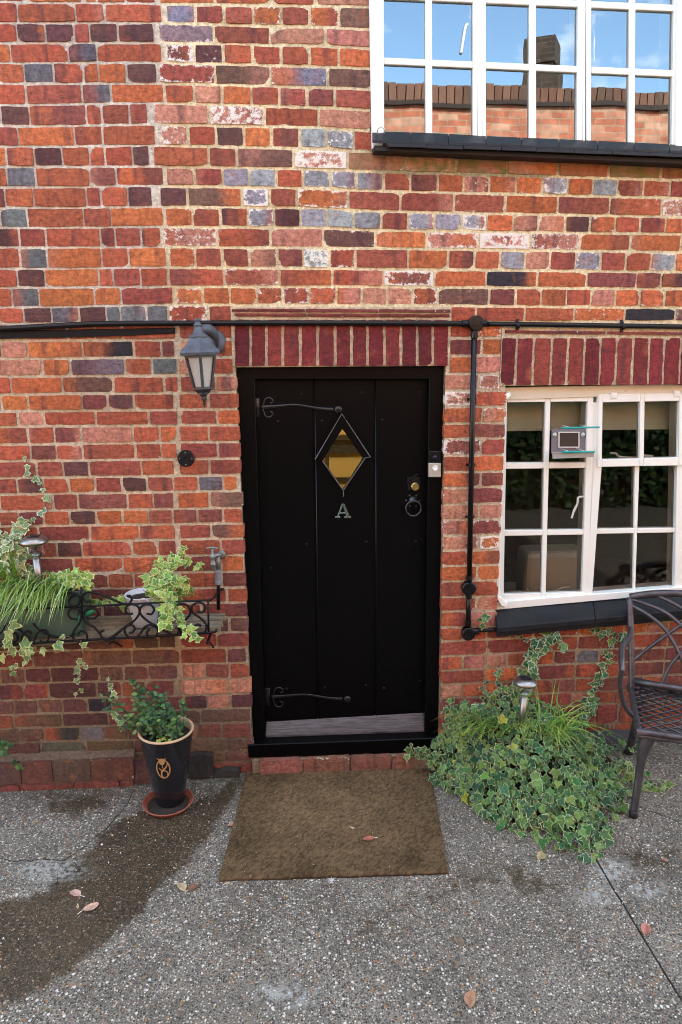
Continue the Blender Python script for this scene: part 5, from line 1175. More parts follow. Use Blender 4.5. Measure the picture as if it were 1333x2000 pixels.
plant('trailing_ivy', 'bare ivy runners with few pale leaves hanging in front of the scrolled rail', 'ivy', W(60, 1270, -.22), b, bs)
b = MB(); bs = MB()
for pts, y0, y1, st, sz, dn, spr in (([(148, 1285), (152, 1292), (158, 1310), (150, 1325), (148, 1335)], -.16, -.12, .022, .03, 1, .006), ([(166, 1288), (165, 1296), (176, 1302)], -.16, -.15, .02, .03, 1, .006), ([(200, 1325), (213, 1330), (222, 1345), (232, 1362)], -.17, -.2, .022, .032, 1, .006),
    ([(215, 1392), (222, 1390), (228, 1396), (240, 1405), (236, 1420)], -.2, -.2, .018, .03, 1, .006), ([(135, 1350), (150, 1352), (160, 1345)], -.08, -.08, .025, .024, 1, .006)):
    vine(b, bs, pv(pts, y0, y1), st, sz, [(.22, .34, .13), (.15, .25, .09)], (.5, .58, .34), spr, dens=dn, out=.01)
plant('trailing_ivy', 'scattered small ivy sprigs hanging on the bricks below the plant shelf', 'ivy', W(165, 1310, -.15), b, bs)
b = MB(); bs = MB(); vine(b, bs, pv([(180, 1170), (200, 1168), (225, 1168), (250, 1165), (246, 1178), (250, 1190)], -.08, -.1), .017, .036, LIGHTG, LCREAM, .014)
plant('variegated_ivy', 'sparse ivy sprig lying behind the rail between trough and pail', 'ivy', W(215, 1168, -.08), b, bs)
# green ribbed plastic nozzle behind the rail
t = thing('hose_nozzle', 'emerald green ribbed plastic nozzle behind the scrolls of the shelf rail', 'nozzle', W(176, 1195, -.19))
b = MB(); ax = Matrix.Rotation(R(70), 3, 'Y') @ Matrix.Rotation(R(10), 3, 'X'); b.lathe([(.006, -.03)] + [(.017 + (.0016 if i % 2 else 0) - .00005 * i * i, -.022 + .005 * i) for i in range(9)] + [(.008, .024), (.0, .026)], W(176, 1194, -.188), 18, ax); b.build('grip', M_EMERALD, t, smooth=False)
b = MB(); b.tube(smooth_path([W(166, 1198, -.185), W(158, 1205, -.18), W(155, 1215, -.17)], 3), .010, 10); b.build('tube', M_EMERALD, t, smooth=True)
# ------------------------------------------------------------------ solar lamps
def solar(label, px, py, wpx, y, glass_py, stem_py, tilt):
    o = W(px, py, y); s = (W(px + wpx / 2, py, y).x - o.x); t = thing('solar_lamp', label, 'garden lamp', o, 'steel solar stake lamps in the planting')
    b = MB(); b.lathe([(s * .80, -s * .34), (s * .97, -s * .20), (s, -s * .12), (s * .90, s * .06), (s * .62, s * .24), (s * .58, s * .25)], o, 36); b.build('cap', M_STEEL, t, smooth=True)
    b = MB(); q = s * .38; c = o + Vector((0, 0, s * .252)); b.box(c.x - q, c.x + q, c.y - q, c.y + q, c.z, c.z + .003); b.build('solar_panel', M_SOLAR, t)
    zg = WZ(px, glass_py, y) - o.z; b = MB(); b.lathe([(s * .70, -s * .34), (s * .70, zg * .7), (s * .62, zg * .93), (s * .45, zg)], o, 28, cap=False); b.build('glass', M_CLEAR, t, smooth=True)
    b = MB(); b.lathe([(s * .12, -s * .3), (s * .12, zg * .8), (s * .40, zg * .86), (s * .40, zg)], o, 16); b.build('bulb_holder', M_STEEL, t, smooth=True)
    z1 = WZ(px, stem_py, y) - o.z; b = MB(); b.lathe([(s * .27, zg), (s * .25, z1 - .06)], o, 18); b.build('stake', M_STEEL, t, smooth=True)
    t.rotation_euler = (0, R(tilt), 0)
solar('steel solar stake lamp standing in the green trough on the shelf', 67, 1054, 55, -.09, 1086, 1140, -1)
solar('steel solar stake lamp rising from the ivy mound on the ground', 1027, 1330, 46, -.17, 1357, 1410, 2)
# ------------------------------------------------------------------ black glazed pot
g0 = G(328, 1578); PO = Vector((g0.x, g0.y + .02, gz(g0.x, g0.y)))
def pot():
    t = thing('pot_saucer', 'round terracotta saucer under the tall black pot', 'saucer', PO)
    b = MB(); b.lathe([(.085, 0), (.098, .003), (.113, .022), (.115, .026), (.111, .028), (.107, .025), (.094, .008), (0, .008)], PO, 40); b.build('dish', M_TERRA, t, smooth=True); b = MB(); b.lathe([(.0935, .0095), (.05, .011), (.001, .011)], PO, 30, cap=False); b.build('wet_dirt', M_SOIL, t)
    o = PO + Vector((.006, .025, .009)); t = thing('glazed_pot', 'tall tapered black glazed pot with a gold tulip emblem beside the wall', 'pot', o)
    zt = WZ(325, 1424, o.y) - o.z; h = zt; r0, r1 = .066, .122; b = MB()
    b.lathe([(r0 * .96, 0), (r0, .004), (r0 * 1.04, .03)] + [(r0 * 1.04 + (r1 - r0 * 1.04) * (k / 8) ** 1.0, .03 + (h - .036) * k / 8) for k in range(1, 9)], o, 48, cap=False); b.F(*range(48)); pot_o = b.build('body', M_GLAZE, t, smooth=True)
    b = MB(); b.lathe([(r1, h - .007), (r1 + .002, h - .003), (r1 + .001, h + .001), (r1 - .006, h + .002), (r1 - .011, h - .003), (r1 - .014, h - .04)], o, 48, cap=False); b.build('rim', M_RIM, t, smooth=True)
    b = MB(); b.lathe([(r1 - .013, h - .035), (r1 * .5, h - .028), (.001, h - .026)], o, 30, cap=False); b.build('soil', M_SOIL, t)
    # emblem laid on the curved face, coordinates in millimetres about its centre
    ctr = math.atan2(-1, -.03); b = MB()
    def onpot(u, v):                      # u sideways, v up, from the emblem's centre
        u *= 1.45; v *= 1.45
        z = h * .62 + v; r = r0 * 1.04 + (r1 - r0 * 1.04) * (z - .03) / (h - .036) + .0006; a = ctr + u / r; return o + Vector((r * math.cos(a), r * math.sin(a), z))
    def line(pts, w0):
        P = smooth_path([(x, y, 0) for x, y in pts], 5); pr = None
        for i, p in enumerate(P):
            d = (P[min(i + 1, len(P) - 1)] - P[max(i - 1, 0)]).normalized(); n = Vector((-d.y, d.x, 0)); ww = w0 * (.7 + .5 * math.sin(math.pi * i / (len(P) - 1)))
            A, B = b.V(onpot(p.x + n.x * ww, p.y + n.y * ww)), b.V(onpot(p.x - n.x * ww, p.y - n.y * ww))
            if pr: b.F(pr[0], pr[1], B, A)
            pr = (A, B)
    E_ = lambda a, cx, cy, rx, ry: (cx + rx * math.cos(a), cy + ry * math.sin(a))
    line([E_(math.radians(a), 0, 0, .020, .034) for a in range(110, -250 + 1, -20)] + [E_(math.radians(-250), 0, 0, .020, .034)], .0019)
    line([E_(math.radians(a), .003, -.020, .0095, .0135) for a in range(0, 361, 30)], .0019)
    line([(.015, .022), (.010, .008), (0, -.004), (-.008, -.010)], .0019); line([(-.013, .004), (-.006, -.004), (.004, -.008)], .0016); line([(-.001, .018), (-.0005, .006), (0, -.004)], .0009)
    tul = [(-.009, .034), (-.010, .024), (-.006, .017), (0, .015), (.006, .017), (.010, .024), (.009, .034), (.016, .040), (.006, .037), (.0, .040), (-.006, .037), (-.016, .040)]
    cc = b.V(onpot(0, .026)); rr = [b.V(onpot(x - .002, y)) for x, y in tul]
    for i in range(len(rr)): b.F(cc, rr[i - 1], rr[i])
    b.build('tulip_emblem', M_GOLD, t)
    return o, h, r1, t
po, ph_, pr_, pt_ = pot()
b = MB(); bs = MB(); base = po + Vector((0, 0, ph_ - .03))
for _ in range(48):
    a = rnd(0, 6.283); r = pr_ * .7 * math.sqrt(random.random()); p = base + Vector((r * math.cos(a), r * math.sin(a), 0)); tx = p.x - base.x
    q = p + Vector((rnd(-.12, .04) + tx * .55 - .035, rnd(-.03, .03) + (p.y - base.y) * .3, rnd(.06, .23))); mid = p.lerp(q, .5) + Vector((rnd(-.01, .01), 0, .015)); P = smooth_path([p, mid, q], 5); bs.tube(P, .0014, 5)
    for k, s in enumerate(P[2:]):
        for side in (-1, 1):
            if random.random() < .22: continue
            n = Vector((rnd(-.5, .5), rnd(-1, -.2), rnd(.3, 1))); d = Vector((side * rnd(.4, 1), rnd(-.8, .8), rnd(-.1, .6))); L_ = rnd(.016, .03); n.normalize(); d = (d - n * d.dot(n)).normalized(); sd = d.cross(n); c = (*vary(random.choice([(.05, .14, .05), (.075, .18, .06), (.035, .09, .04), (.13, .24, .07)])), 1); pr = None
            for u, w0 in ((0, .04), (.25, .24), (.55, .30), (.8, .18), (1, .01)):
                A, Mq, B = b.V(s + (d * u + sd * w0) * L_ - n * u * u * .15 * L_, c), b.V(s + d * u * L_ - n * (u * u * .15 + .05) * L_, c), b.V(s + (d * u - sd * w0) * L_ - n * u * u * .15 * L_, c)
                if pr: b.F(pr[0], pr[1], Mq, A); b.F(pr[1], pr[2], B, Mq)
                pr = (A, Mq, B)
for _ in range(12): q = base + Vector((rnd(-.03, .03), -rnd(.03, .09), rnd(.0, .05))); ivy_leaf(b, q, (rnd(-.4, .4), -.6, 1), (rnd(-1, 1), -.5, 0), rnd(.014, .022), (.30, .36, .05), (.5, .5, .1))
plant('potted_shrub', 'small leafy dark green shrub growing in the tall black pot', 'shrub', base, b, bs, M_STEMD)
# ------------------------------------------------------------------ doormat
def doormat():
    c4 = [G(483, 1507), G(841, 1505), G(876, 1707), G(428, 1722)]; t = thing('doormat', 'worn brown coir doormat lying on the concrete before the black door', 'doormat', sum(c4, Vector()) / 4)
    b = MB(); b.sm = True; nx, ny = 90, 70; ids = {}; T = .014
    STAIN = [(497, 1512, 40), (545, 1520, 35), (470, 1600, 30), (470, 1660, 40), (600, 1700, 60), (520, 1530, 30), (800, 1690, 40)]
    def P(u, v):
        p = c4[0].lerp(c4[1], u).lerp(c4[3].lerp(c4[2], u), v); e = .0035
        if u in (0, 1) or v in (0, 1): p = p + Vector((e * noise.noise((p.x * 14, p.y * 14, 2)), e * noise.noise((p.x * 14, p.y * 14, 8)), 0))
        return p
    def colr(p):
        px, py = PX(p); k = .75 + .5 * (noise.noise((p.x * 7, p.y * 7, 0)) * .5 + .5); st = 0
        for a, c, r in STAIN: st = max(st, 1 - math.hypot(px - a, py - c) / r)
        wear = ss(1 - abs(py - 1590) / 130) * ss(1 - abs(px - 640) / 240); k *= (1 - .28 * ss(st)) * (1 + .40 * wear) * (1 + .12 * noise.noise((p.x * 18, p.y * 30, 14)))
        q = rnd(.5, 1.5); return (.180 * k * q, .122 * k * q, .066 * k * q, 1)
    for j in range(ny + 1):
        for i in range(nx + 1):
            p = P(i / nx, j / ny); ids[i, j] = b.V((p.x, p.y, p.z + T * (1 if 0 < i < nx and 0 < j < ny else .75) + .0012 * noise.noise((p.x * 40, p.y * 40, 1))), tuple(q * .55 for q in colr(p)[:3]) + (1,))
    for j in range(ny):
        for i in range(nx): b.F(ids[i, j + 1], ids[i + 1, j + 1], ids[i + 1, j], ids[i, j])
    per = [ids[i, 0] for i in range(nx)] + [ids[nx, j] for j in range(ny)] + [ids[i, ny] for i in range(nx, 0, -1)] + [ids[0, j] for j in range(ny, 0, -1)]
    lo = [b.V((b.v[k][0], b.v[k][1], b.v[k][2] - T * .8), (.03, .02, .012, 1)) for k in per]
    for i in range(len(per)): j = (i + 1) % len(per); b.F(per[i], per[j], lo[j], lo[i])
    b.build('backing', M_COIR, t)
    b = MB()
    for _ in range(30000):
        u, v = random.random(), random.random()
        p = P(u, v) + Vector((0, 0, T)); a = rnd(0, 6.283); l = rnd(.003, .008); ln = rnd(.2, 1.1); w0 = .0007; c = colr(p)
        d = Vector((math.cos(a) * ln, math.sin(a) * ln, 1)).normalized() * l; s = Vector((-math.sin(a), math.cos(a), 0)) * w0
        b.cc = c; b.F(b.V(p - s), b.V(p + s), b.V(p + d))
    for _ in range(110):
        p = P(random.random(), random.random()) + Vector((0, 0, T + .004)); a = rnd(0, 6.28); l = rnd(.002, .006); d = Vector((math.cos(a), math.sin(a), rnd(-.1, .3))) * l; sd = Vector((-math.sin(a), math.cos(a), 0)) * .0009
        b.cc = (*random.choice([(.55, .48, .34), (.40, .32, .20), (.62, .58, .50)]), 1); b.F(b.V(p - d), b.V(p + sd), b.V(p + d), b.V(p - sd))
    tag(b.build('pile', M_COIR, t), kind='stuff')
doormat()
# ------------------------------------------------------------------ ivy mound
FR = [(820, 1512), (862, 1530), (905, 1560), (950, 1592), (1010, 1628), (1060, 1648), (1110, 1662), (1165, 1680), (1192, 1640), (1206, 1590), (1238, 1552), (1300, 1530)]
FW = [(G(*p, .02).x, -G(*p, .02).y) for p in FR]
FW = sorted(FW)
def front(x):
    if x <= FW[0][0]: return FW[0][1]
    for (a, ya), (c, yc) in zip(FW, FW[1:]):
        if a <= x <= c: return ya + (yc - ya) * (x - a) / max(1e-6, c - a)
    return FW[-1][1]
HW = [(.62, .04), (.70, .20), (.82, .27), (1.0, .31), (1.15, .26), (1.28, .16), (1.40, .07), (1.6, .02)]
def hwall(x):
    if x <= HW[0][0]: return HW[0][1]
    for (a, ya), (c, yc) in zip(HW, HW[1:]):
        if a <= x <= c: return ya + (yc - ya) * (x - a) / (c - a)
    return HW[-1][1]
def mh(x, y):
    f = max(.05, front(x)); t = min(1, -y / f); return gz(x, y) + .035 * (1 if t < .9 else .5) + (hwall(x) + .0) * (1 - t) ** 1.15 + .035 * noise.noise((x * 7, y * 7, 1)) * (1 - t * .5)
TAILS = []; b = MB(); bs = MB(); bm = MB(); n = 0
while n < 1800:
    x = rnd(.62, 1.62); f = front(x); y = -rnd(.01, 1) * f
    if x > 1.40 and random.random() < .9: continue
    if x < .72 and random.random() < .4: continue
    z = mh(x, y) + rnd(-.04, .03); e = .02
    nx_ = (mh(x - e, y) - mh(x + e, y)) / (2 * e); ny_ = (mh(x, y - e) - mh(x, y + e)) / (2 * e)
    nn_ = Vector((nx_ + rnd(-.9, .9), ny_ - .45 + rnd(-.8, .8), 1)); tp = Vector((rnd(-1, 1), -1 + rnd(-.7, .9), -.5)); big = .033 if y < -.12 else .026
    c = vary(random.choice(DARKG)); 
    if random.random() < .12: c = vary((.15, .24, .06))
    if random.random() < .006: c = vary((.36, .34, .04))
    ivy_leaf(b, (x, y, z), nn_, tp, (rnd(.45, 1.0) if random.random() < .55 else rnd(1.0, 1.6)) * big * 1.1, c, vary(DCREAM, .3), rim=.925); n += 1
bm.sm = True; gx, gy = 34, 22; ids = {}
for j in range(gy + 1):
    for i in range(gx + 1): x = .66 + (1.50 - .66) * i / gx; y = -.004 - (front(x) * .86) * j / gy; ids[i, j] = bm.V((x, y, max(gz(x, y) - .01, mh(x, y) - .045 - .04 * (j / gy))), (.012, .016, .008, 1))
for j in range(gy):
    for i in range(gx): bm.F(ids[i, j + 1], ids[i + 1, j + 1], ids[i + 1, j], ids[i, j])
for pts, y0, y1, st, sz, dn, spr in (([(900, 1490), (865, 1480), (835, 1468), (800, 1458)], -.12, -.06, .012, .036, 2, .022), ([(870, 1500), (840, 1482), (810, 1470), (796, 1468)], -.14, -.06, .02, .03, 1, .015), ([(900, 1440), (880, 1400), (885, 1370)], -.05, -.02, .010, .034, 2, .02),
    ([(1120, 1520), (1170, 1535), (1210, 1538), (1245, 1532), (1270, 1530), (1300, 1538)], -.36, -.42, .016, .036, 2, .02), ([(1190, 1500), (1220, 1490), (1230, 1520)], -.3, -.38, .012, .034, 2, .02)):
    b1 = MB(); vine(b, b1, pv(pts, y0, y1), st, sz, DARKG, DCREAM, spr, dens=dn, out=.03); TAILS.append(b1)
for _ in range(40):
    x, f = rnd(.7, 1.4), 0; y = -rnd(.3, .95) * front(x); p = Vector((x, y, mh(x, y) - .01)); bs.tube(smooth_path([p, p + Vector((rnd(-.05, .05), rnd(-.05, .05), rnd(-.02, .02))), p + Vector((rnd(-.1, .1), rnd(-.09, .02), rnd(-.03, .0)))], 3), .0015, 4)
t = thing('ivy_mound', 'large mound of white edged ivy sprawling over the yard right of the door', 'ivy', (1.0, -.2, gz(1.0, -.2))); b.build('leaves', M_LEAF, t); tag(bs.build('twigs', M_STEM, t, smooth=True), kind='stuff'); bm.build('undergrowth', M_ATTR, t)
for b1 in TAILS: b1.build('runner', M_STEM, t, smooth=True)
b = MB(); og = Vector((1.02, -.16, mh(1.02, -.16) - .02)); GD = [(.16, .32, .05), (.24, .38, .08), (.34, .44, .10), (.10, .20, .04)]
blades(b, og + Vector((-.12, -.02, .0)), 80, .26, GD, (-.75, -.22), .0022, 1.05, .4, .06); blades(b, og + Vector((.16, -.02, -.01)), 75, .27, GD, (.25, -.45), .0024, .9, .7, .07); blades(b, og + Vector((.02, .0, 0)), 40, .16, GD, (0, -.3), .0022, 1.1, .8, .05)
blades(b, og + Vector((.10, .03, 0)), 5, .22, GD, (0, 0), .0020, .05, .15, .05)
t = thing('grass_clump', 'yellow green grass tuft arching out of the ivy mound round the stake lamp', 'plant', og); b.build('blades', M_LEAF, t)
b = MB(); bs = MB()
for pts, y0, y1, st, sz, dn, spr in (([(1000, 1375), (1010, 1350), (1025, 1320), (1035, 1290), (1045, 1270), (1052, 1255)], -.03, -.03, .007, .044, 2, .028), ([(1052, 1265), (1065, 1250), (1080, 1240), (1086, 1232)], -.02, -.04, .009, .046, 1, .015), ([(1040, 1250), (1020, 1245), (1008, 1238)], -.02, -.02, .03, .028, 1, .008), ([(1060, 1260), (1085, 1250), (1098, 1258)], -.03, -.03, .014, .04, 1, .014),
    ([(900, 1400), (930, 1385), (960, 1365), (990, 1345)], -.02, -.02, .008, .036, 2, .028), ([(990, 1370), (975, 1345), (972, 1318), (975, 1300)], -.015, -.015, .014, .028, 1, .012), ([(945, 1370), (942, 1345), (955, 1330)], -.015, -.015, .018, .024, 1, .01)):
    vine(b, bs, pv(pts, y0, y1), st, sz, DARKG, (.40, .48, .30), spr, dens=dn, out=.02)
plant('climbing_ivy', 'thick ivy stem climbing the bricks behind the stake lamp to the window sill', 'ivy', W(1000, 1400), b, bs)
b = MB(); bs = MB()
for pts, y0, y1, st, sz, dn, spr in (([(1130, 1410), (1140, 1380), (1150, 1352), (1165, 1332), (1178, 1315), (1185, 1290), (1192, 1265), (1196, 1245), (1185, 1235), (1165, 1230)], -.02, -.02, .012, .034, 1, .014), ([(1120, 1420), (1150, 1395), (1160, 1360)], -.03, -.02, .010, .036, 2, .02), ([(1172, 1330), (1170, 1312)], -.02, -.03, .014, .046, 1, .01), ([(1196, 1250), (1220, 1240), (1228, 1236)], -.03, -.05, .016, .036, 1, .014)):
    vine(b, bs, pv(pts, y0, y1), st, sz, DARKG + [(.10, .2, .06)], (.42, .5, .3), spr, dens=dn, out=.015)
plant('climbing_ivy', 'thin ivy runner climbing the bricks to the sill left of the metal chair', 'ivy', W(1130, 1410), b, bs)
b = MB(); bs = MB(); vine(b, bs, pv([(946, 1225), (942, 1210), (950, 1200), (945, 1192)], -.02, -.02), .014, .032, DARKG, DCREAM, .012, dens=1); plant('ivy_sprig', 'little ivy sprig on the bricks between the pipe elbow and the sill', 'ivy', W(945, 1210), b, bs)
b = MB(); bs = MB(); vine(b, bs, pv([(-30, 1445), (0, 1440), (16, 1455), (8, 1470)], -.05, -.08), .012, .03, DARKG, DARKG[1], .016, dens=2); plant('weed', 'leafy green weed at the foot of the wall, cut by the left edge', 'weed', W(5, 1500), b, bs)
# ------------------------------------------------------------------ metal garden chair
def chair():
    F0 = Vector((1.408, -.565, 0)); F0.z = gz(F0.x, F0.y); an = math.atan2(.37, .17) - math.pi / 2; an = R(-21); U = Vector((math.cos(an), math.sin(an), 0)); V_ = Vector((-math.sin(an), math.cos(an), 0))
    SZ = .405; Wd, Dp = .50, .43
    def Q(u, v, z): return F0 + U * u + V_ * v + Vector((0, 0, z))
    t = thing('garden_chair', 'dark cast metal armchair with lattice seat against the wall at the right edge', 'chair', Q(.25, .2, 0))
    b = MB(); rim = [(.03, 0), (Wd - .03, 0), (Wd, .03), (Wd + .0, Dp - .03), (Wd - .03, Dp), (.03, Dp), (0, Dp - .03), (0, .03)]
    P = [Q(u, v, SZ - .012) for u, v in rim]; b.tube(smooth_path(P + [P[0], P[1]], 3), .0145, 10, cap=False); b.tube(smooth_path([q - Vector((0, 0, .018)) for q in P] + [P[0] - Vector((0, 0, .018)), P[1] - Vector((0, 0, .018))], 3), .010, 8, cap=False); b.build('seat_frame', M_CHAIR, t, smooth=True)
    b = MB(); p_ = .050
    for s in (-1, 1):
        k = -30
        while k < 40:
            c0 = k * p_; k += 1; pts = []
            # line u*cos + v*sin: points where v = s*u + c0 crosses the seat rectangle
            for u in (0.004, Wd - .004):
                v = s * u * .8 + c0
                if 0.004 <= v <= Dp - .004: pts.append((u, v))
            for v in (.004, Dp - .004):
                u = (v - c0) / (s * .8)
                if .004 < u < Wd - .004: pts.append((u, v))
            if len(pts) >= 2 and math.dist(pts[0], pts[1]) > .02: b.tube([Q(*pts[0], SZ - .006 - (s > 0) * .001), Q(*pts[1], SZ - .006 - (s > 0) * .001)], 0.0050, 6, flat=.6)
    b.build('seat', M_CHAIR, t, smooth=True)
    for (u, v, du, dv, fr) in ((.018, .018, -.012, -.03, 1), (Wd - .018, .018, .012, -.03, 1), (.03, Dp - .02, -.01, .06, 0), (Wd - .03, Dp - .02, .01, .06, 0)):
        b = MB(); P = smooth_path([Q(u + (.022 if u < .2 else -.022), v + .012 * fr, SZ - .03), Q(u + (.008 if u < .2 else -.008), v, SZ - .09), Q(u, v - .002 * fr, SZ - .2), Q(u + du * .4, v + dv * .5, .12), Q(u + du, v + dv, .02)], 4); n = len(P)
        b.tube(P, [(.042 - .024 * min(1, i / (n * .38))) * (1 - .15 * i / n) if fr else .017 for i in range(n)], 12); lg = b.build('leg', M_CHAIR, t, smooth=True)
        f = Q(u + du, v + dv, 0); f.z = gz(f.x, f.y); b = MB(); b.lathe([(.017, 0), (.019, .003), (.0175, .030), (.015, .032)], f, 14); b.build('foot_cap', M_RUBBER, lg, smooth=True)
    def Bk(s, tt): lean = .10 * tt + .02 * tt * tt; fl = .03 * (tt) * (s - .5) * 2; return Q(s * Wd + fl, Dp - .01 + lean - .03 * math.sin(math.pi * s), SZ + .025 + tt * .375)
    for s in (0, 1):
        b = MB(); b.tube(smooth_path([Q(s * Wd, Dp - .02, SZ - .03), Bk(s, 0), Bk(s, .5), Bk(s, .985)], 4), .0145, 10); b.build('back_post', M_CHAIR, t, smooth=True)
    b = MB(); b.tube(smooth_path([Bk(0, .99), Bk(.2, 1.07), Bk(.5, 1.11), Bk(.8, 1.07), Bk(1, .99)], 4), .0165, 10); b.build('top_rail', M_CHAIR, t, smooth=True)
    b = MB(); b.tube([Bk(0, .0), Bk(.25, 0), Bk(.5, 0), Bk(.75, 0), Bk(1, .0)], .016, 10); b.build('lower_rail', M_CHAIR, t, smooth=True)
    arcs = [[(0, .90), (.15, .80), (.27, .67), (.37, .46), (.44, .25), (.48, 0)], [(0, .97), (.25, .88), (.41, .72), (.55, .5), (.68, .25), (.75, 0)], [(.22, 1.05), (.5, .86), (.7, .62), (.87, .4), (1, .22)]]
    for A in arcs:
        for mir in (0, 1):
            b = MB(); b.tube(smooth_path([Bk(1 - s if mir else s, tt) for s, tt in A], 4), .0088, 8); b.build('back_slat', M_CHAIR, t, smooth=True)
    for s in (-1, 1):
        X = lambda u: u if s < 0 else Wd - u
        b = MB(); P = smooth_path([Bk(0 if s < 0 else 1, .62), Q(X(-.04), Dp - .10, SZ + .265), Q(X(-.075), .2, SZ + .275), Q(X(-.085), .06, SZ + .26), Q(X(-.083), .02, SZ + .235)], 4); n = len(P)
        b.tube(P, [.016 + .009 * math.sin(math.pi * i / (n - 1)) for i in range(n)], 10, flat=.55); b.build('arm', M_CHAIR, t, smooth=True)
        b = MB(); b.tube(smooth_path([Q(X(-.084), .03, SZ + .25), Q(X(-.085), .05, SZ + .17), Q(X(-.06), .09, SZ + .06), Q(X(-.015), .13, SZ - .01), Q(X(.0), .15, SZ - .02)], 4), .0105, 8); b.build('arm_support', M_CHAIR, t, smooth=True)
chair()
# ------------------------------------------------------------------ window bird feeder
t = thing('bird_feeder', 'clear plastic window bird feeder with two teal perches stuck to the left casement', 'bird feeder', W(1112, 865, .0))
yf = YS - .03
b = MB(); b.pq([(1078, 838), (1146, 838), (1146, 882), (1140, 886), (1077, 886)], YS + .014, YS + .017); b.build('back_plate', mat('smoky_plastic', (.18, .17, .18), .3), t)
b = MB(); b.pq([(1093, 845), (1131, 845), (1131, 873), (1093, 873)], YS + .010, YS + .0135); b.build('feed_window', M_DARKW, t)
for pts in ([(1091.5, 843.5), (1132.5, 843.5), (1132.5, 845.5), (1091.5, 845.5)], [(1091.5, 872.5), (1132.5, 872.5), (1132.5, 874.5), (1091.5, 874.5)], [(1091.5, 845.5), (1093.5, 845.5), (1093.5, 872.5), (1091.5, 872.5)], [(1130.5, 845.5), (1132.5, 845.5), (1132.5, 872.5), (1130.5, 872.5)]):
    b = MB(); b.pq(pts, YS + .006, YS + .0135); b.build('edge_strip', M_DIRTW, t)
b = MB(); P = [W(1078, 882, YS + .012), W(1150, 882, YS + .012), W(1162, 884, -.06), W(1078, 885, -.06)]; b.hexa(P, [p - Vector((0, 0, .003)) for p in P]); P = [W(1079, 883, -.06), W(1161, 882, -.06), W(1160, 893, -.06), W(1080, 896, -.06)]; b.hexa(P, [p + Vector((0, .003, 0)) for p in P]); b.build('tray', mat('cloudy_plastic', (.30, .30, .28), .35), t)
for (x, y) in ((1084, 849), (1139, 849)):
    b = MB(); b.lathe([(.011, 0), (.008, .004), (.004, .007), (.004, .011), (0, .012)], W(x, y, YS + .012), 14, YAXN); b.build('suction_cup', M_DIRTW, t, smooth=True)
for (xa, ya, xb, yb_) in ((1098, 836, 1171, 834.5), (1098, 883, 1162, 882)):
    b = MB(); b.tube([W(xa, ya, -.072), W(xb, yb_, -.072)], .0042, 10); b.build('perch', M_TEAL, t, smooth=True)
    for k in (.25, .75):
        b = MB(); q = W(xa, ya, -.072).lerp(W(xb, yb_, -.072), k); b.tube([q, Vector((q.x, YS + .014, q.z))], .0022, 6); b.build('arm', M_DIRTW, t, smooth=True)
# ------------------------------------------------------------------ fallen leaves
def dry(px, py, s, c, label, dz=.002, rot=None):
    p = G(px, py, dz); p.z = p.z + 0; t = MB(); a = rot if rot is not None else rnd(0, 6.28); b = MB(); n = 12; d = Vector((math.cos(a), math.sin(a), 0)); sd = Vector((-d.y, d.x, 0)); cu = rnd(.1, .35); tw = rnd(-.15, .15); prev = None; cc = vary(c, .1)
    for i in range(n + 1):
        u = i / n * 2 - 1; w0 = .42 * (1 - u * u) ** .7 * (1 + .12 * (i % 2)) + .004
        row = []
        for q in (-1, -.5, 0, .5, 1):
            z = (.12 * abs(q) * w0 * 2 + cu * u * u * .35 + tw * u * q + .05) * s + rnd(0, .03) * s; k = .8 + .35 * abs(q); row.append(b.V(p + (d * u * .5 + sd * q * w0 * .62) * s * 1.0 + Vector((0, 0, z)), (cc[0] * k, cc[1] * k, cc[2] * k, 1)))
        if prev:
            for j in range(4): b.F(prev[j], prev[j + 1], row[j + 1], row[j])
        prev = row
    b.tube([p + (d * .48) * s + Vector((0, 0, (.05 + cu * .35) * s)), p + d * s * .62 + Vector((0, 0, .12 * s)), p + d * s * .8 + sd * .05 * s + Vector((0, 0, .1 * s))], .0009, 4)
    o = b.build('fallen_leaf', M_DRYLEAF); tag(o, label, 'leaf', 'dry leaves fallen on the yard')
PK, TN, RD = (.46, .31, .22), (.40, .31, .19), (.22, .09, .055)
for a in ((148, 1747, .055, PK, 'pale pink curled leaf on the wet patch, upper of the two near the left edge'), (178, 1776, .062, PK, 'larger pale pink leaf on the wet patch, lower of the two near the left edge'), (356, 1734, .058, TN, 'tan leaf standing beside a red brown one below the mat corner'), (379, 1735, .050, RD, 'red brown leaf touching the tan one below the mat corner'),
    (1057, 1676, .060, TN, 'long tan leaf on the concrete below the tip of the ivy mound'), (918, 1955, .066, (.36, .20, .13), 'brown leaf lying alone at the bottom edge of the photo'), (897, 1841, .055, (.20, .14, .08), 'crumpled dull brown leaf in the middle of the concrete below the mat'), (1262, 1818, .060, (.34, .15, .10), 'reddish leaf lying across the crack at the right'),
    (444, 1727, .024, TN, 'tiny tan leaf scrap at the front left corner of the mat'), (452, 1613, .040, (.45, .2, .13), 'small orange pink leaf against the left side of the mat'), (1300, 1682, .026, (.3, .12, .1), 'small red leaf near the right edge under the chair'), (152, 1772, .022, TN, 'tiny leaf scrap between the two pale pink leaves'),
    (1330, 1450, .05, (.12, .07, .05), 'dark leaf on the ground behind the chair seat')): dry(*a)
dry(720, 1641, .050, (.34, .13, .09), 'red brown leaf lying on the brown doormat', .018); dry(689, 1618, .020, (.5, .42, .34), 'tiny pale scrap on the doormat near its middle', .018)
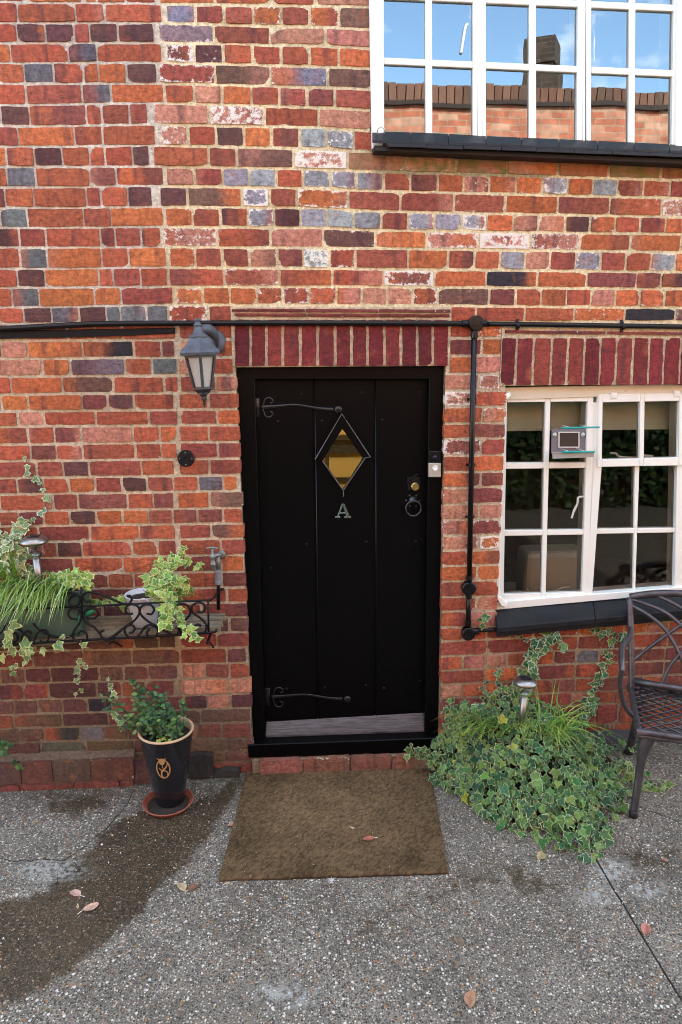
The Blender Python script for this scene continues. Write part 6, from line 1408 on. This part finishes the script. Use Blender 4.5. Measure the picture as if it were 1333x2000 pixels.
tag((lambda b: (blades(b, G(648, 1722, .004), 26, .024, [(.75, .75, .74)], (0, 0), .0006, .6, 1.0, .003), b.build('feather', M_LEAF))[1])(MB()), 'small white downy feather at the front edge of the doormat', 'feather')

# ------------------------------------------------------------------ hedge against the far yard wall (mirrored darkly in the lower panes)
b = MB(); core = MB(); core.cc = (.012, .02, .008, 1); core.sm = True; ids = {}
HX0, HX1 = -5.0, 8.0
def htop(x): return 2.15 + .35 * noise.noise((x * .7, 0, 3)) + .15 * noise.noise((x * 2.3, 0, 5))
for j in range(13):
    for i in range(53):
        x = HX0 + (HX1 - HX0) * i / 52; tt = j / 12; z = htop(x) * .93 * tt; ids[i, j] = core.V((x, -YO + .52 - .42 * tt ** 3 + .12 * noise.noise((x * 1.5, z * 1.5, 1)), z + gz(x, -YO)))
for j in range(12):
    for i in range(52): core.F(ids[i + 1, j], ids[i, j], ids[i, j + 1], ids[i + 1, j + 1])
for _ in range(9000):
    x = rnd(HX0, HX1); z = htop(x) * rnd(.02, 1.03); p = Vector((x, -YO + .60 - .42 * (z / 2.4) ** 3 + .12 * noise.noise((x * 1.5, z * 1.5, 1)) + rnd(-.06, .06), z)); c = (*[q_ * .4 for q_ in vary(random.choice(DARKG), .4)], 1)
    n_ = Vector((rnd(-.8, .8), 1, rnd(-.2, 1))).normalized(); a = Vector((rnd(-1, 1), rnd(-.3, .3), rnd(-1, .4))); a = (a - n_ * a.dot(n_)).normalized(); sd = a.cross(n_); q = rnd(.03, .06)
    b.cc = c; b.F(b.V(p - a * q), b.V(p + sd * q * .7), b.V(p + a * q), b.V(p - sd * q * .7))
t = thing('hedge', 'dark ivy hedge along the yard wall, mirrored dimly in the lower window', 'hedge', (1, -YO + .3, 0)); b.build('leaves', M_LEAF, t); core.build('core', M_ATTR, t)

b = MB(); bs = MB(); vine(b, bs, pv([(28, 1500), (38, 1488), (30, 1478)], -.07, -.07), .02, .03, DARKG, DARKG[1], .012); plant('weed', 'tiny weed shoot growing at the top of the brick plinth at far left', 'weed', W(30, 1500, -.07), b, bs)
